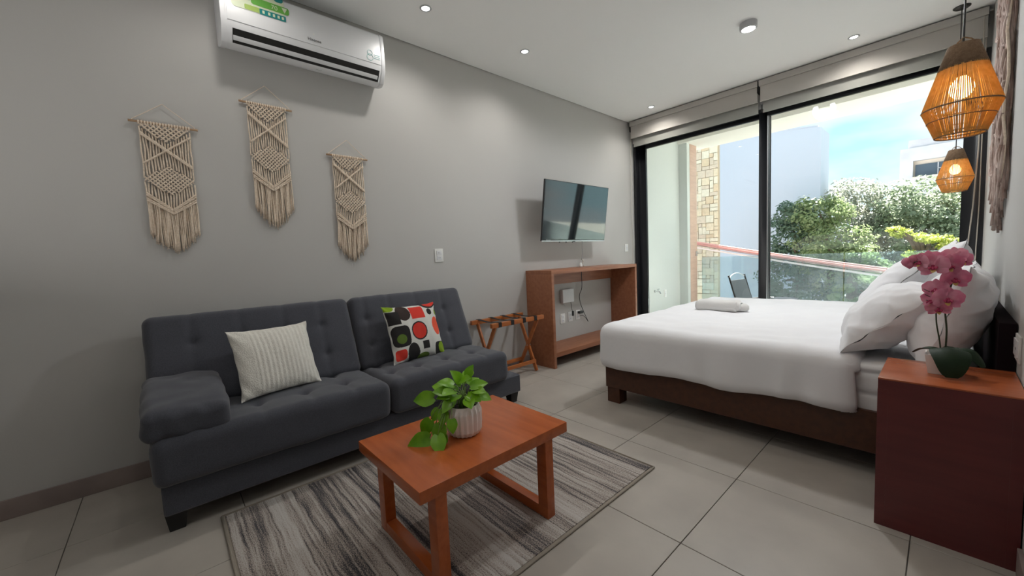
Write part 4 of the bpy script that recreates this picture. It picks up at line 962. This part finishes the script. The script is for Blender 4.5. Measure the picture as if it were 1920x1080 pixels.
# trees
def tree(name, label, trunk, blobs, n, lm, ls, seed, clump=.28):
    R = np.random.default_rng(seed); t = thing(name, label, 'tree', (trunk[0], trunk[1], -7.0), 'trees beyond the railing')
    C = np.array([b[0] for b in blobs]); S = np.array([b[1] for b in blobs]); vol = S.prod(1)**.66; pr = vol/vol.sum()
    nc = max(20, n//70); bi = R.choice(len(blobs), nc, p=pr)
    d = R.normal(size=(nc, 3)); d /= np.linalg.norm(d, axis=1)[:, None]; rad = R.uniform(.62, 1.0, (nc, 1))
    cc = C[bi]+d*S[bi]*rad; ci = R.integers(0, nc, n); dd = R.normal(size=(n, 3)); dd /= np.linalg.norm(dd, axis=1)[:, None]
    p = cc[ci]+dd*R.uniform(.3, 1, (n, 1))**.6*clump*np.array([1.15, 1, .75])
    nr = dd*.8+d[ci]*.6+np.array([0, -.1, .5])+R.normal(size=(n, 3))*.55; nr /= np.linalg.norm(nr, axis=1)[:, None]
    a = np.cross(nr, R.normal(size=(n, 3))); a /= np.linalg.norm(a, axis=1)[:, None]; b = np.cross(nr, a)
    l = ls*R.uniform(.7, 1.35, (n, 1)); w_ = l*.5
    V = np.stack([p-a*l, p+b*w_-nr*l*.12, p+a*l, p-b*w_-nr*l*.12], 1).reshape(-1, 3)-np.array([trunk[0], trunk[1], -7.0])
    me = bpy.data.meshes.new('foliage'); me.vertices.add(4*n); me.vertices.foreach_set('co', V.ravel()); me.loops.add(4*n); me.loops.foreach_set('vertex_index', np.arange(4*n)); me.polygons.add(n); me.polygons.foreach_set('loop_start', np.arange(n)*4); me.update(calc_edges=True)
    me.materials.append(MATS[lm]); o = bpy.data.objects.new('foliage', me); COL.objects.link(o); o.parent = t; o['kind'] = 'stuff'
    cen = C.mean(0); tk = MB(); base = Vector((trunk[0], trunk[1], -7.0)); top = Vector((cen[0], cen[1], min(C[:, 2])-.2))
    tk.tube(smoothpts([base, base.lerp(top, .5)+Vector((.1, 0, 0)), top]), [.16-.004*i for i in range(17)], 8)
    tk.build('trunk', 'bark', t, smooth=True)
    br = MB()
    for c in C: br.tube(smoothpts([tuple(top), tuple((Vector(c)+top)/2+Vector((.05, .05, .1))), tuple(c)]), [.06-.0025*i for i in range(17)], 6)
    br.build('branch', 'bark', t, smooth=True)
tree('tree', 'dark bluish-green tree at the left, against the blank white wall', (-2.9, 12.8), [((-2.85, 12.8, 1.9), (.42, .5, .42)), ((-2.75, 12.7, 1.1), (.6, .6, .6)), ((-2.9, 12.6, .2), (.7, .6, .7)), ((-2.2, 12.8, .5), (.6, .6, .7))], 7500, 'leaf_dark', .050, 11, .22)
tree('tree', 'light green rounded tree second from the left, right of the dark one', (-2.2, 12.4), [((-2.15, 12.4, 1.92), (.55, .5, .50)), ((-1.9, 12.3, 1.1), (.75, .6, .55)), ((-1.75, 12.5, .45), (.7, .6, .6))], 9000, 'leaf_green', .042, 12, .22)
tree('tree', 'tall grey-green tree in the middle of the view, reaching the sky', (-1.5, 14.6), [((-1.75, 14.6, 2.45), (.62, .7, .55)), ((-1.2, 14.8, 1.7), (1.0, .8, .8)), ((-1.9, 14.6, 1.4), (.9, .7, .8)), ((-1.2, 14.5, .5), (1.1, .8, .9))], 15000, 'leaf_grey', .044, 13, .24)
tree('tree', 'large grey-green tree on the right under the distant building', (-.3, 14.2), [((-.62, 14.2, 2.05), (.75, .7, .62)), ((.10, 14.3, 1.85), (.75, .7, .62)), ((-.3, 14.0, 1.2), (1.1, .8, .8)), ((.6, 14.3, 1.3), (.8, .8, .9)), ((-.2, 14, .2), (1.3, .8, .9))], 17000, 'leaf_mid', .046, 14, .24)
tree('tree', 'small yellow-green tree low on the left, below the light green crown', (-1.75, 11.6), [((-1.85, 11.6, 1.02), (.50, .4, .22)), ((-1.3, 11.6, .88), (.45, .4, .20)), ((-1.05, 11.6, .55), (.40, .4, .2))], 4200, 'leaf_green', .036, 15, .14)
tree('tree', 'bright yellow-green branchy tree at the right behind the orchid', (-.2, 11.2), [((-.72, 11.2, 1.36), (.10, .2, .05)), ((-.58, 11.2, 1.29), (.14, .2, .05)), ((-.42, 11.2, 1.21), (.14, .2, .06)), ((-.25, 11.2, 1.15), (.16, .2, .06)), ((-.05, 11.2, 1.10), (.16, .2, .08)), ((.1, 11.2, 1.02), (.2, .2, .10)), ((-.30, 11.2, .86), (.30, .2, .06))], 4200, 'leaf_yellow', .026, 16, .085)
tree('tree', 'low dark green tree seen through the glass railing', (-1.2, 12.2), [((-2.4, 12.2, -.3), (.9, .6, .7)), ((-1.2, 12.2, -.2), (1.0, .6, .75)), ((-.1, 12.2, -.1), (1.0, .6, .75)), ((-1.7, 12.2, -1.2), (1.9, .7, .6))], 13000, 'leaf_dark', .048, 17, .22)
tree('tree', 'pale leafy tree low in the middle, behind the railing glass', (-1.3, 11.0), [((-1.35, 11.0, .02), (.38, .3, .22)), ((-1.0, 11.0, .40), (.40, .3, .10)), ((-.55, 11, .2), (.3, .3, .16))], 2600, 'leaf_green', .034, 18, .12)
